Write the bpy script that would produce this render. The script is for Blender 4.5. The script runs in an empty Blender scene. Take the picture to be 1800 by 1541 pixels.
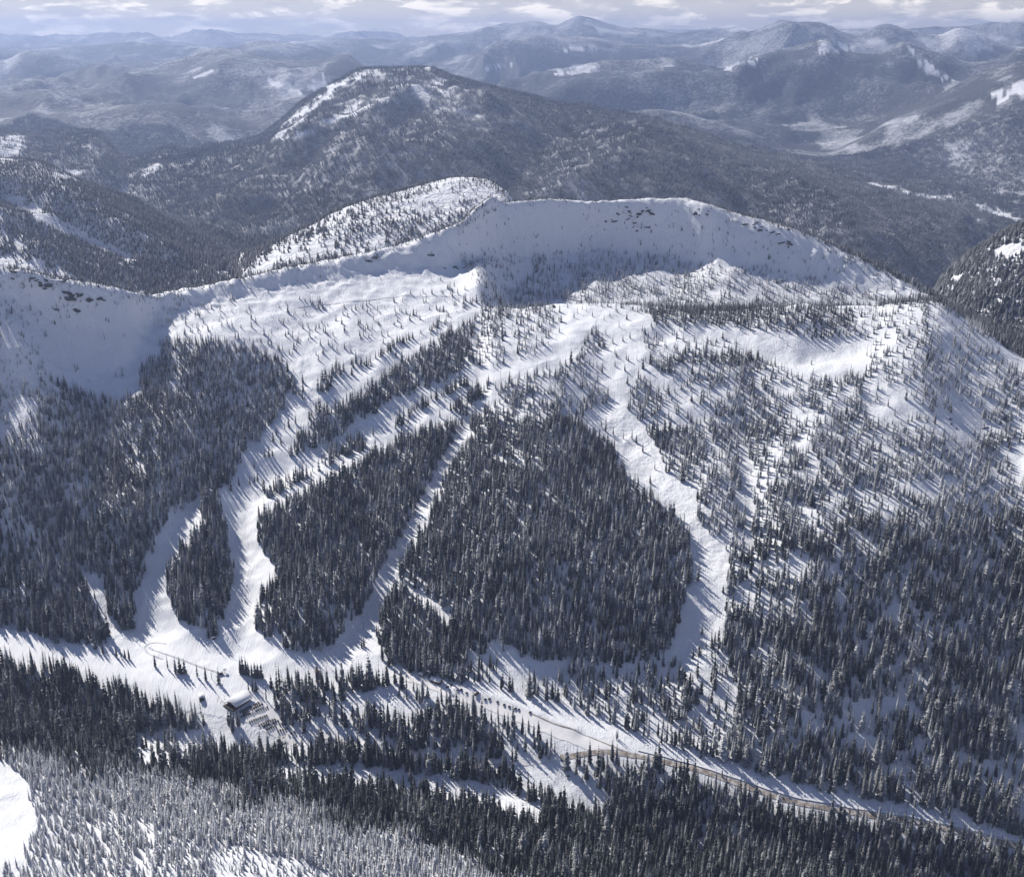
import bpy, bmesh, math, random
import numpy as np
from mathutils import Vector, Matrix

rng = np.random.default_rng(11)
random.seed(11)
SC = bpy.context.scene
COL = SC.collection

# ------------------------------------------------------------------ camera
W_PX, H_PX, F_PX = 1800.0, 1541.0, 2000.0
PITCH = math.atan((770.5 - 60.0) / F_PX)
ZC = 1000.0                                   # height of the aircraft above the map datum
cam_d = bpy.data.cameras.new('camera')
cam_d.sensor_fit = 'HORIZONTAL'; cam_d.sensor_width = 36.0
cam_d.lens = 36.0 * F_PX / W_PX
cam_d.clip_start = 5.0; cam_d.clip_end = 200000.0
cam = bpy.data.objects.new('camera', cam_d); COL.objects.link(cam)
cam.location = (0, 0, ZC); cam.rotation_euler = (math.pi / 2 - PITCH, 0, 0)
SC.camera = cam

# ------------------------------------------------------------------ light
SUN_EL = math.radians(40.5)
SUN_AZ = math.radians(-40.0)                  # measured from +y (view axis) towards +x
sun_dir = Vector((math.sin(SUN_AZ) * math.cos(SUN_EL), math.cos(SUN_AZ) * math.cos(SUN_EL), math.sin(SUN_EL)))
sun_d = bpy.data.lights.new('sun', 'SUN'); sun_d.energy = 5.0; sun_d.angle = math.radians(0.53)
sun_d.color = (1.0, 0.945, 0.87)
sun = bpy.data.objects.new('sun', sun_d); COL.objects.link(sun)
sun.rotation_euler = sun_dir.to_track_quat('Z', 'Y').to_euler(); sun.location = (-3000, 4000, 5000)

world = bpy.data.worlds.new('World'); SC.world = world; world.use_nodes = True
nt = world.node_tree; nt.nodes.clear()
def N(tree, typ, **kw):
    n = tree.nodes.new(typ)
    for k, v in kw.items(): setattr(n, k, v)
    return n
out = N(nt, 'ShaderNodeOutputWorld'); bg = N(nt, 'ShaderNodeBackground')
sky = N(nt, 'ShaderNodeTexSky'); sky.sky_type = 'NISHITA'; sky.sun_disc = False
sky.sun_elevation = SUN_EL; sky.sun_rotation = SUN_AZ; sky.altitude = 2400
sky.air_density = 1.1; sky.dust_density = 0.4; sky.ozone_density = 4.5
tc = N(nt, 'ShaderNodeTexCoord')
mp = N(nt, 'ShaderNodeMapping'); mp.inputs['Scale'].default_value = (11.0, 11.0, 36.0)
nz = N(nt, 'ShaderNodeTexNoise'); nz.inputs['Scale'].default_value = 1.9; nz.inputs['Detail'].default_value = 9; nz.inputs['Roughness'].default_value = 0.62
nz.inputs['Distortion'].default_value = 0.25
cr = N(nt, 'ShaderNodeValToRGB'); cr.color_ramp.elements[0].position = 0.47; cr.color_ramp.elements[1].position = 0.54
nz2 = N(nt, 'ShaderNodeTexNoise'); nz2.inputs['Scale'].default_value = 3.1; nz2.inputs['Detail'].default_value = 7
mp2 = N(nt, 'ShaderNodeMapping'); mp2.inputs['Scale'].default_value = (8.0, 8.0, 40.0); mp2.inputs['Location'].default_value = (0.0, 0.0, 0.55)
cr2 = N(nt, 'ShaderNodeValToRGB')
cr2.color_ramp.elements[0].position = 0.42; cr2.color_ramp.elements[0].color = (11.5, 11.0, 10.5, 1)
cr2.color_ramp.elements[1].position = 0.56; cr2.color_ramp.elements[1].color = (25.0, 22.8, 20.0, 1)
veil = N(nt, 'ShaderNodeMix', data_type='RGBA'); veil.inputs[7].default_value = (15.0, 13.4, 11.5, 1)
mix = N(nt, 'ShaderNodeMix', data_type='RGBA')
# the air whitens and the broken cloud closes up towards the horizon
sep = N(nt, 'ShaderNodeSeparateXYZ'); vr = N(nt, 'ShaderNodeMapRange'); vr.inputs[1].default_value = 0.0; vr.inputs[2].default_value = 0.075; vr.inputs[3].default_value = 0.95; vr.inputs[4].default_value = 0.06
vr.interpolation_type = 'SMOOTHSTEP'
clr = N(nt, 'ShaderNodeMapRange'); clr.inputs[1].default_value = 0.02; clr.inputs[2].default_value = 0.05; clr.inputs[3].default_value = 0.95; clr.inputs[4].default_value = 0.03
cmul = N(nt, 'ShaderNodeMath', operation='MULTIPLY')
L = nt.links.new
L(tc.outputs['Generated'], mp.inputs['Vector']); L(mp.outputs[0], nz.inputs['Vector']); L(nz.outputs['Fac'], cr.inputs[0])
L(tc.outputs['Generated'], mp2.inputs['Vector']); L(mp2.outputs[0], nz2.inputs['Vector']); L(nz2.outputs['Fac'], cr2.inputs[0])
deep = N(nt, 'ShaderNodeMix', data_type='RGBA', blend_type='MULTIPLY'); deep.inputs[0].default_value = 1.0; deep.inputs[7].default_value = (0.66, 0.88, 1.22, 1)   # high thin air: a deeper blue
L(sky.outputs[0], deep.inputs[6]); L(deep.outputs[2], veil.inputs[6]); L(veil.outputs[2], mix.inputs[6]); L(cr2.outputs[0], mix.inputs[7]); L(cr.outputs[0], cmul.inputs[0]); L(clr.outputs[0], cmul.inputs[1]); L(cmul.outputs[0], mix.inputs[0])
L(tc.outputs['Generated'], sep.inputs[0]); L(sep.outputs[2], vr.inputs[0]); L(sep.outputs[2], clr.inputs[0]); L(vr.outputs[0], veil.inputs[0])
L(mix.outputs[2], bg.inputs[0]); bg.inputs[1].default_value = 0.055
L(bg.outputs[0], out.inputs[0])

vs = SC.view_settings
vs.view_transform = 'Standard'; vs.look = 'None'; vs.gamma = 1.0; vs.exposure = 0.25
cy = SC.cycles
cy.max_bounces = 4; cy.diffuse_bounces = 1; cy.glossy_bounces = 1; cy.transmission_bounces = 2; cy.transparent_max_bounces = 4
cy.volume_bounces = 0
cy.use_denoising = True; cy.use_adaptive_sampling = True; cy.adaptive_threshold = 0.02

# ------------------------------------------------------------------ numbers: rays, noise, interpolation
CP, SP = math.cos(PITCH), math.sin(PITCH)
def pix_ray(px, py):
    """azimuth (from +y towards +x) and tangent of the elevation of the line of sight through a pixel of the photograph"""
    u = (px - 900.0) / F_PX; v = (py - 770.5) / F_PX
    dx = u; dy = CP - v * SP; dz = -SP - v * CP
    h = np.hypot(dx, dy)
    return np.arctan2(dx, dy), dz / h
def project(x, y, z):
    zz = z - ZC
    fwd = y * CP - zz * SP; up = y * SP + zz * CP
    fwd = np.maximum(fwd, 1e-6)
    return 900.0 + F_PX * x / fwd, 770.5 - F_PX * up / fwd
def pchip(xk, yk, x):
    xk = np.asarray(xk, float); yk = np.asarray(yk, float)
    h = np.diff(xk); d = np.diff(yk) / h
    m = np.zeros_like(xk)
    if len(xk) > 2:
        w1 = 2 * h[1:] + h[:-1]; w2 = h[1:] + 2 * h[:-1]
        same = d[:-1] * d[1:] > 0
        with np.errstate(divide='ignore', invalid='ignore'):
            m[1:-1] = np.where(same, (w1 + w2) / (w1 / d[:-1] + w2 / d[1:]), 0)
    m[0] = d[0]; m[-1] = d[-1]
    x = np.clip(x, xk[0], xk[-1])
    i = np.clip(np.searchsorted(xk, x) - 1, 0, len(h) - 1)
    t = (x - xk[i]) / h[i]; t2 = t * t; t3 = t2 * t
    return (2*t3-3*t2+1)*yk[i] + (t3-2*t2+t)*h[i]*m[i] + (-2*t3+3*t2)*yk[i+1] + (t3-t2)*h[i]*m[i+1]
_perm = np.random.default_rng(5).permutation(512).astype(np.int64); _perm = np.concatenate([_perm, _perm])
_ga = np.random.default_rng(6).uniform(0, 2*np.pi, 512); _gx, _gy = np.cos(_ga), np.sin(_ga)
def perlin(x, y):
    xi = np.floor(x).astype(np.int64); yi = np.floor(y).astype(np.int64)
    xf = x - xi; yf = y - yi
    u = xf*xf*xf*(xf*(xf*6-15)+10); v = yf*yf*yf*(yf*(yf*6-15)+10)
    def g(ix, iy, dx, dy):
        h = _perm[(_perm[ix & 511] + iy) & 511]
        return _gx[h]*dx + _gy[h]*dy
    a = g(xi, yi, xf, yf); b = g(xi+1, yi, xf-1, yf); c = g(xi, yi+1, xf, yf-1); d = g(xi+1, yi+1, xf-1, yf-1)
    return ((a + u*(b-a)) * (1-v) + (c + u*(d-c)) * v) * 1.5
def fbm(x, y, lam, octs=4, gain=0.5, seed=0):
    s = 0; a = 1.0; f = 1.0/lam
    for k in range(octs):
        s = s + a * perlin(x*f + 17.3*seed + 5.1*k, y*f - 9.7*seed + 3.3*k); a *= gain; f *= 2.03
    return s
def ridged(x, y, lam, octs=4, gain=0.5, seed=0):
    s = 0; a = 1.0; f = 1.0/lam; w = 1.0
    for k in range(octs):
        n = 1 - np.abs(perlin(x*f + 31.7*seed + 7.7*k, y*f + 13.1*seed - 2.9*k)); n = n*n
        s = s + a*n*w; w = np.clip(n*1.6, 0, 1); a *= gain; f *= 2.07
    return s

# ------------------------------------------------------------------ relief: crest and valley lines, near to far
# each knot: (px, py, value): value < 0 is height below the aircraft in m, value > 0 is ground distance in m;
# a knot with four numbers (px, py, r, z) is out of sight and given outright
C_NEAR0 = [(-600,1900,300,-560), (900,1900,300,-560), (2400,1900,300,-600)]
C_NEAR1 = [(-500,1700,620,-705), (0,1700,620,-700), (900,1700,620,-705), (1800,1700,620,-760), (2300,1700,620,-800)]
C_NEAR2 = [(-500,1500,-742), (0,1541,-765), (400,1610,-778), (900,1680,-795), (1300,1760,-825), (1800,1850,-865), (2300,1950,-900)]
C_SHOULDER = [(-500,1220,-765), (0,1300,-793), (300,1370,-812), (700,1470,-832), (900,1541,-848), (1200,1610,-872), (1800,1740,-920), (2300,1800,-950)]
C_CREEK = [(-500,1180,-800), (0,1250,-822), (250,1295,-842), (450,1335,-858), (700,1385,-875), (1000,1430,-900), (1300,1505,-930), (1800,1600,-985), (2300,1680,-1040)]
C_BASE = [(-500,1030,-765), (0,1140,-797), (200,1180,-812), (420,1235,-830), (600,1235,-838), (760,1205,-836), (950,1275,-855), (1150,1330,-874), (1400,1400,-905), (1800,1490,-960), (2300,1580,-1030)]
C_TOE = [(-500,960,-748), (0,1095,-785), (120,1128,-798), (250,1120,-803), (430,1150,-812), (560,1150,-818), (700,1165,-826), (860,1195,-838), (1000,1225,-850), (1200,1290,-872), (1400,1350,-896), (1800,1440,-945), (2300,1520,-1010)]
C_LOW = [(-500,880,1760), (0,1000,1690), (120,1000,1660), (250,1000,1630), (350,1000,1618), (450,1000,1610), (560,1000,1605), (680,1000,1580), (800,1000,1560), (900,1000,1550), (1050,1000,1555), (1230,1000,1570), (1400,1000,1600), (1600,1050,1600), (1800,1100,1640), (2300,1150,1700)]
C_MID = [(-500,720,1900), (0,820,1840), (120,830,1830), (250,830,1830), (400,830,1850), (500,830,1855), (620,830,1850), (760,800,1860), (900,780,1860), (1040,760,1885), (1150,800,1830), (1280,780,1870), (1450,760,1920), (1600,760,1950), (1800,800,1950), (2300,850,1950)]
C_BENCH = [(-500,560,2050), (0,680,2000), (130,690,2010), (230,690,2020), (300,640,2120), (420,610,2180), (540,640,2120), (650,620,2150), (760,580,2210), (840,548,2270), (920,540,2290), (1000,535,2300), (1120,540,2290), (1300,548,2270), (1420,540,2280), (1540,540,2280), (1640,542,2270), (1720,590,2220), (1800,640,2190), (2300,760,2100)]
C_DIP = [(-500,480,2120), (0,600,2075), (130,655,2060), (210,650,2085), (290,590,2205), (400,560,2270), (540,545,2310), (650,520,2350), (760,505,2400), (835,500,2430), (900,540,2420,-570), (1000,535,2450,-572), (1200,540,2450,-575), (1400,540,2450,-588), (1540,540,2460,-608), (1640,540,2450,-622), (1720,582,2350), (1800,630,2330), (2300,740,2250)]
C_FOOT = [(-500,440,2180), (0,540,2150), (130,575,2150), (210,585,2150), (280,550,2270), (400,525,2350), (540,498,2400), (650,480,2440), (760,470,2475), (830,470,2530), (880,460,2620), (960,452,2720), (1060,448,2780), (1180,455,2760), (1300,475,2695), (1430,505,2690), (1540,528,2670), (1640,530,2640), (1720,572,2500), (1800,618,2480), (2300,730,2350)]
C_CREST = [(-500,440,2230), (-200,462,2225), (0,480,2196), (60,484,2196), (110,492,2200), (170,502,2203), (230,516,2208), (275,519,2290), (330,508,2360), (420,492,2400), (500,474,2430), (560,464,2450), (640,446,2480), (700,432,2510), (760,412,2540), (800,396,2570), (850,370,2640), (900,356,2730), (960,351,2788), (1050,357,2825), (1130,351,2838), (1200,350,2828), (1240,358,2800), (1280,371,2800), (1340,388,2800), (1400,406,2790), (1480,441,2775), (1560,480,2750), (1640,522,2710), (1720,563,2600), (1800,602,2560), (2300,720,2420)]
C_HUMP = [(-500,480,3300,-690), (0,480,3300,-735), (200,480,3300,-795), (340,480,3280,-800), (410,480,3220,-690), (432,478,3180), (500,425,3230), (560,399,3260), (640,362,3300), (700,341,3350), (760,322,3360), (800,315,3360), (850,326,3330), (890,346,3280), (930,400,3300,-560), (1000,400,3400,-700), (1150,400,3450,-880), (1350,400,3500,-1010), (1580,450,3560,-1040), (1630,480,3600,-800), (1662,488,3600), (1700,452,3560), (1760,412,3510), (1800,392,3500), (1900,350,3450), (2300,260,3400)]
C_SPUR = [(-500,170,4650), (0,287,4500), (100,312,4460), (200,351,4400), (300,392,4350), (400,440,4290), (440,470,4230), (520,420,4300,-900), (800,400,4350,-930), (1000,400,4400,-950), (1300,400,4450,-1030), (1650,450,4700,-1100), (1800,400,4700,-1100), (2300,400,4700,-1080)]
C_FACE = [(-500,300,5600,-820), (0,300,5600,-820), (300,340,5500,-860), (420,410,5200), (500,385,5150), (600,340,5250), (700,300,5450), (800,290,5500), (900,305,5450), (1000,315,5400), (1100,330,5350), (1200,345,5300), (1300,365,5250), (1400,385,5250), (1500,405,5300), (1600,425,5450), (1660,440,5700), (1800,420,5900,-1110), (2300,400,6000,-1090)]
C_KING = [(-500,190,7200), (-200,215,7000), (0,228,7000), (60,236,7000), (110,241,7000), (160,234,7000), (190,250,6950), (225,300,6700), (250,297,6650), (285,287,6650), (350,276,6700), (420,260,6850), (450,249,7000), (480,228,7150), (520,192,7250), (560,162,7350), (600,140,7450), (640,123,7500), (690,122,7500), (745,121,7500), (770,128,7450), (800,137,7400), (900,164,7200), (1000,184,7000), (1100,205,6900), (1200,235,6700), (1300,270,6500), (1400,300,6350), (1500,331,6250), (1600,360,6200), (1680,388,6250), (1750,386,-1105), (1800,391,-1105), (2300,430,-1095)]
C_FAR1 = [(-500,265,9200,-900), (0,262,9200,-900), (450,265,9300,-900), (600,200,9500,-900), (900,200,9500,-900), (1100,200,9400,-920), (1250,230,9000,-930), (1400,270,8700,-950), (1500,305,-1000), (1600,325,-1050), (1700,346,-1085), (1800,358,-1085), (2300,380,-1080)]
C_FAR2 = [(-500,200,10500), (0,212,10500), (120,200,10500), (200,186,10500), (300,172,10600), (380,190,10500), (450,205,10500), (600,200,10500,-650), (900,200,10500,-700), (950,190,10500,-800), (1050,185,10500,-720), (1150,190,10600), (1250,212,10600), (1330,232,10500), (1400,258,10300), (1450,266,10200), (1500,248,10300), (1560,212,10500), (1600,196,10600), (1650,180,10600), (1720,158,10600), (1800,132,10600), (2300,70,10600)]
C_FAR3 = [(-500,150,11800,-740), (500,150,11800,-740), (1200,150,12000,-740), (1500,150,12000,-800), (1800,150,12000,-700), (2300,150,12000,-700)]
C_FAR4 = [(-500,150,13500), (0,166,13500), (100,162,13500), (200,150,13500), (300,140,13500), (350,122,13500), (400,109,13500), (480,113,13500), (560,118,13500), (600,112,13500), (640,128,13500), (700,140,13500,-640), (850,150,13500,-700), (930,157,13500), (980,140,13500), (1040,118,13500), (1110,108,13500), (1180,99,13500), (1230,112,13500), (1270,121,13500), (1330,101,13500), (1400,83,13500), (1450,66,13500), (1490,88,13500), (1540,90,13500), (1590,71,13500), (1640,84,13500), (1700,108,13500), (1750,104,13500), (1800,85,13500), (2300,70,13500)]
C_FAR5 = [(-500,100,15500,-760), (700,100,15500,-820), (1200,100,15500,-760), (2300,100,15500,-760)]
C_FAR6 = [(-500,92,17800), (0,97,17800), (50,83,17800), (100,95,17800), (200,105,17800), (300,100,17800), (400,96,17800), (450,82,17800), (520,88,17800), (600,103,17800), (700,110,17800), (760,102,17800), (850,88,17800), (950,72,17800), (1050,76,17800), (1150,82,17800), (1250,74,17800), (1330,52,17800), (1400,42,17800), (1460,46,17800), (1500,52,17800), (1560,34,17800), (1600,45,17800), (1650,56,17800), (1690,42,17800), (1740,60,17800), (1800,76,17800), (2300,60,17800)]
C_FAR7 = [(-500,80,19800,-700), (900,80,19800,-650), (2300,80,19800,-700)]
C_FAR8 = [(-500,78,22500), (0,86,22500), (150,80,22500), (250,73,22500), (300,77,22500), (450,80,22500), (600,68,22500), (700,73,22500), (800,66,22500), (870,52,22500), (940,36,22500), (975,43,22500), (1020,28,22500), (1080,43,22500), (1150,52,22500), (1200,58,22500), (1300,50,22500), (1400,56,22500), (1700,50,22500), (1800,42,22500), (2300,45,22500)]
C_FAR9 = [(-500,70,26500,-700), (2300,70,26500,-700)]
C_FAR10 = [(-500,68,33000), (200,70,33000), (500,62,33000), (800,68,33000), (1150,58,33000), (1500,62,33000), (2300,60,33000)]
CURVES = [C_NEAR0, C_NEAR1, C_NEAR2, C_SHOULDER, C_CREEK, C_BASE, C_TOE, C_LOW, C_MID, C_BENCH, C_DIP, C_FOOT, C_CREST, None, C_HUMP, C_SPUR, C_FACE, C_KING,
          C_FAR1, C_FAR2, C_FAR3, C_FAR4, C_FAR5, C_FAR6, C_FAR7, C_FAR8, C_FAR9, C_FAR10]
I_CREEK, I_CREST, I_BACK, I_KING = 4, 12, 13, 17

NA = 900
AZ = np.radians(np.linspace(-41, 41, NA))
def build_rows():
    seg = [(60, 700, 40), (700, 1500, 235), (1500, 2400, 285), (2400, 2950, 150), (2950, 4700, 130), (4700, 8000, 150), (8000, 15000, 90), (15000, 24000, 90), (24000, 36000, 40)]
    r = []
    for a, b, n in seg: r += list(np.linspace(a, b, n, endpoint=False))
    return np.array(r + [36000.0])
RR = build_rows(); NR = len(RR)

def curve_at(curve):
    a, r, z = [], [], []
    for k in curve:
        az, te = pix_ray(k[0], k[1])
        if len(k) == 4: rr, zz = k[2], k[3]
        elif k[2] > 0: rr, zz = k[2], k[2] * te
        else: zz = k[2]; rr = zz / te
        a.append(float(az)); r.append(float(rr)); z.append(float(zz))
    o = np.argsort(a); a = np.array(a)[o]; r = np.array(r)[o]; z = np.array(z)[o]
    return pchip(a, r, AZ), pchip(a, z, AZ)
KR = np.zeros((len(CURVES), NA)); KZ = np.zeros((len(CURVES), NA))
for i, c in enumerate(CURVES):
    if c is not None: KR[i], KZ[i] = curve_at(c)
KR[I_BACK] = KR[I_CREST] + 260; KZ[I_BACK] = KZ[I_CREST] - 150
for i in range(1, len(CURVES)):              # keep the lines in order
    KR[i] = np.maximum(KR[i], KR[i-1] + 12)
Z0 = np.zeros((NA, NR))
for j in range(NA):
    Z0[j] = pchip(np.concatenate([[0.0], KR[:, j], [40000.0]]), np.concatenate([[-460.0], KZ[:, j], [-650.0]]), RR)

GA, GR = np.meshgrid(AZ, RR, indexing='ij')
GX, GY = GR * np.sin(GA), GR * np.cos(GA)
def ground_rel(Z, az, r):
    fa = np.clip((az - AZ[0]) / (AZ[1] - AZ[0]), 0, NA - 1.001); ia = fa.astype(int); fa = fa - ia
    fr = np.clip(np.interp(r, RR, np.arange(NR)), 0, NR - 1.001); ir = fr.astype(int); fr = fr - ir
    return (Z[ia, ir]*(1-fa)*(1-fr) + Z[ia+1, ir]*fa*(1-fr) + Z[ia, ir+1]*(1-fa)*fr + Z[ia+1, ir+1]*fa*fr)
def place(Z, px, py, rmin=600.0, rmax=35900.0):
    """where the line of sight through a photograph pixel meets the ground: x, y (plan)"""
    az, te = pix_ray(px, py)
    fa = np.clip((az - AZ[0]) / (AZ[1] - AZ[0]), 0, NA - 1.001); ia = int(fa); t = fa - ia
    col = Z[ia]*(1-t) + Z[ia+1]*t
    s = col - RR * te
    ok = np.where((s >= 0) & (RR > rmin) & (RR < rmax))[0]
    j = ok[0] if len(ok) else NR - 1
    r = RR[j]
    if j > 0 and s[j-1] < 0: r = RR[j-1] + (RR[j]-RR[j-1]) * (-s[j-1]) / (s[j]-s[j-1])
    return r*math.sin(az), r*math.cos(az)

# gullies and ribs: polyline of pixels, height (m, negative cuts), half width (m)
RIBS = [
    ([(1060,720),(1120,800),(1190,900),(1245,990),(1235,1090),(1190,1140)], -12, 45),
    ([(330,890),(285,960),(255,1050),(260,1110)], -9, 30),
    ([(470,830),(420,900),(430,980),(430,1080),(430,1130)], -12, 35),
    ([(815,745),(775,830),(735,900),(690,1000),(640,1090),(600,1130)], -12, 32),
    ([(375,880),(350,980),(345,1080)], 9, 28),
    ([(620,830),(560,960),(540,1090)], 14, 60),
    ([(940,700),(950,850),(930,1000),(900,1100)], 22, 90),
    ([(1310,760),(1320,900),(1330,960)], -10, 28),
    ([(1450,720),(1440,900),(1420,1100),(1400,1250)], 14, 70),
    ([(1640,560),(1600,750),(1590,950)], 18, 90),
    ([(1700,640),(1740,760),(1790,880)], -16, 60),
    ([(1180,580),(1280,600),(1400,615),(1500,600)], -16, 45),
    ([(20,560),(40,700),(90,830)], 22, 60),
    ([(150,600),(170,720),(210,850)], -16, 55),
    ([(380,620),(330,760),(250,900)], 20, 70),
    ([(870,380),(860,440),(845,520)], 26, 35),
    ([(1060,455),(1040,520)], 10, 50), ([(1200,470),(1180,520)], -8, 40),
    ([(505,249),(570,216),(650,183),(720,161),(775,140)], 26, 120), ([(700,168),(640,240),(560,330),(470,420)], 85, 190), ([(560,232),(470,300),(400,380)], 75, 160),
    ([(640,190),(560,270),(480,350)], -80, 150), ([(860,190),(760,260),(690,300)], 80, 210), ([(1000,215),(930,280),(900,300)], -75, 200), ([(1150,240),(1120,300)], 70, 210), ([(1330,300),(1300,350)], -60, 200),
    ([(60,300),(150,370),(230,430),(300,480)], 30, 110), ([(20,340),(110,392),(230,455),(310,492)], -35, 70),
    ([(800,1215),(870,1230),(940,1255),(1010,1285)], 3.5, 9),
]
Z = Z0.copy()
near = (RR > 650) & (RR < 8500)
def seg_dist(X, Y, P):
    best = np.full(X.shape, 1e9)
    for (ax, ay), (bx, by) in zip(P[:-1], P[1:]):
        dx, dy = bx-ax, by-ay; t = np.clip(((X-ax)*dx + (Y-ay)*dy) / (dx*dx+dy*dy+1e-9), 0, 1)
        best = np.minimum(best, np.hypot(X-ax-t*dx, Y-ay-t*dy))
    return best
jn = np.where(near)[0]; sl = slice(jn[0], jn[-1]+1)
add = np.zeros((NA, sl.stop - sl.start))
for pts, hgt, wid in RIBS:
    P = [place(Z0, *p) for p in pts]
    d = seg_dist(GX[:, sl], GY[:, sl], P)
    add += hgt * np.exp(-(d/wid)**2)
Z[:, sl] += add

def smooth01(a, b, x):
    t = np.clip((x-a)/(b-a), 0, 1); return t*t*(3-2*t)
CR_ROW = KR[I_CREST][:, None]
base_flat = np.exp(-((GR - KR[5][:, None]) / 70.0)**2)
w_near = smooth01(700, 900, GR) * (1 - smooth01(CR_ROW+100, CR_ROW+500, GR))
w_mid = smooth01(CR_ROW+60, CR_ROW+500, GR) * (1 - smooth01(7800, 9500, GR))
w_far = smooth01(7800, 10500, GR)
crest_keep = 1 - 0.75*np.exp(-((GR - CR_ROW)/60.0)**2)
Z += w_near * (1-0.85*base_flat) * crest_keep * (7.0*fbm(GX, GY, 170, 3, 0.5, 1) + 2.6*ridged(GX, GY, 75, 2, 0.5, 2) - 2.0)
Z += w_near * (1-0.6*base_flat) * 1.0 * fbm(GX, GY, 22, 2, 0.55, 3)
head = np.exp(-((GR - (0.55*KR[I_CREST]+0.45*KR[11])[:, None])/55.0)**2)
Z += head * (2.5 * fbm(GX, GY, 30, 3, 0.6, 4) + 4.0*(ridged(GA*2400 + 45*fbm(GX, GY, 110, 3, .6, 6), GR*0.6, 42, 3, .55, 5) - .8))
wx = GX + 180*fbm(GX, GY, 900, 2, 0.5, 7); wy = GY + 180*fbm(GX, GY, 900, 2, 0.5, 8)
ml = w_mid > 0
mm = np.zeros_like(Z); mm[ml] = 70*(ridged(wx[ml], wy[ml], 900, 4, 0.45, 9) - 0.8) + 9*fbm(GX[ml], GY[ml], 160, 3, 0.55, 10)
KEEP = np.ones_like(Z)
for i in (14, 15, 17): KEEP *= 1 - (0.93 if i == 17 else 0.7)*np.exp(-((GR - KR[i][:, None])/330.0)**2)
Z += w_mid * KEEP * mm
fl = w_far > 0
wx = GX + 1500*fbm(GX, GY, 5200, 3, 0.5, 12); wy = GY + 1500*fbm(GX, GY, 5200, 3, 0.5, 13)
mm = np.zeros_like(Z); mm[fl] = 400*(ridged(wx[fl], wy[fl], 5200, 6, 0.5, 14) - 0.95) + 22*fbm(GX[fl], GY[fl], 600, 3, 0.6, 15)
KEEPF = np.ones_like(Z)
for i in (19, 21, 23, 25): KEEPF *= 1 - 0.72*np.exp(-((GR - KR[i][:, None])/(0.04*KR[i][:, None]))**2)
Z += w_far * KEEPF * mm * (1 - 0.35*smooth01(18000, 26000, GR))

def ground(x, y):
    x = np.asarray(x, float); y = np.asarray(y, float)
    return ground_rel(Z, np.arctan2(x, y), np.hypot(x, y)) + ZC
def spot(px, py, **k):
    x, y = place(Z, px, py, **k); return Vector((x, y, float(ground(x, y))))
# what the eye can reach: running maximum of the elevation tangent along each azimuth
HORIZ = np.maximum.accumulate(np.where(GR > 500, Z / GR, -9), axis=1)
def exposed(x, y, top, slack):
    """false for what lies deep behind a ridge as seen from the aircraft's side of the valley"""
    az = np.arctan2(x, y); r = np.hypot(x, y)
    hz = ground_rel(HORIZ, az, r - 3)
    return (ground(x, y) - ZC + top + slack) / r > hz

# ------------------------------------------------------------------ survey of open ground and stands (outlines traced on the photograph)
def tr(pts, ox, oy, s): return [(ox + a/s, oy + b/s) for a, b in pts]
def inpoly(px, py, poly):
    c = np.zeros(px.shape, bool); n = len(poly)
    for i in range(n):
        x1, y1 = poly[i]; x2, y2 = poly[(i+1) % n]
        cond = (y1 > py) != (y2 > py)
        with np.errstate(divide='ignore', invalid='ignore'):
            xi = (x2-x1)*(py-y1)/(y2-y1) + x1
        c ^= cond & (px < xi)
    return c
A = lambda p: tr(p, 400, 480, 3.669)
B = lambda p: tr(p, 900, 500, 5.927)
C = lambda p: tr(p, 1000, 680, 3.083)
D = lambda p: tr(p, 1300, 480, 3.6)
G = lambda p: tr(p, 900, 330, 3.6)
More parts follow.
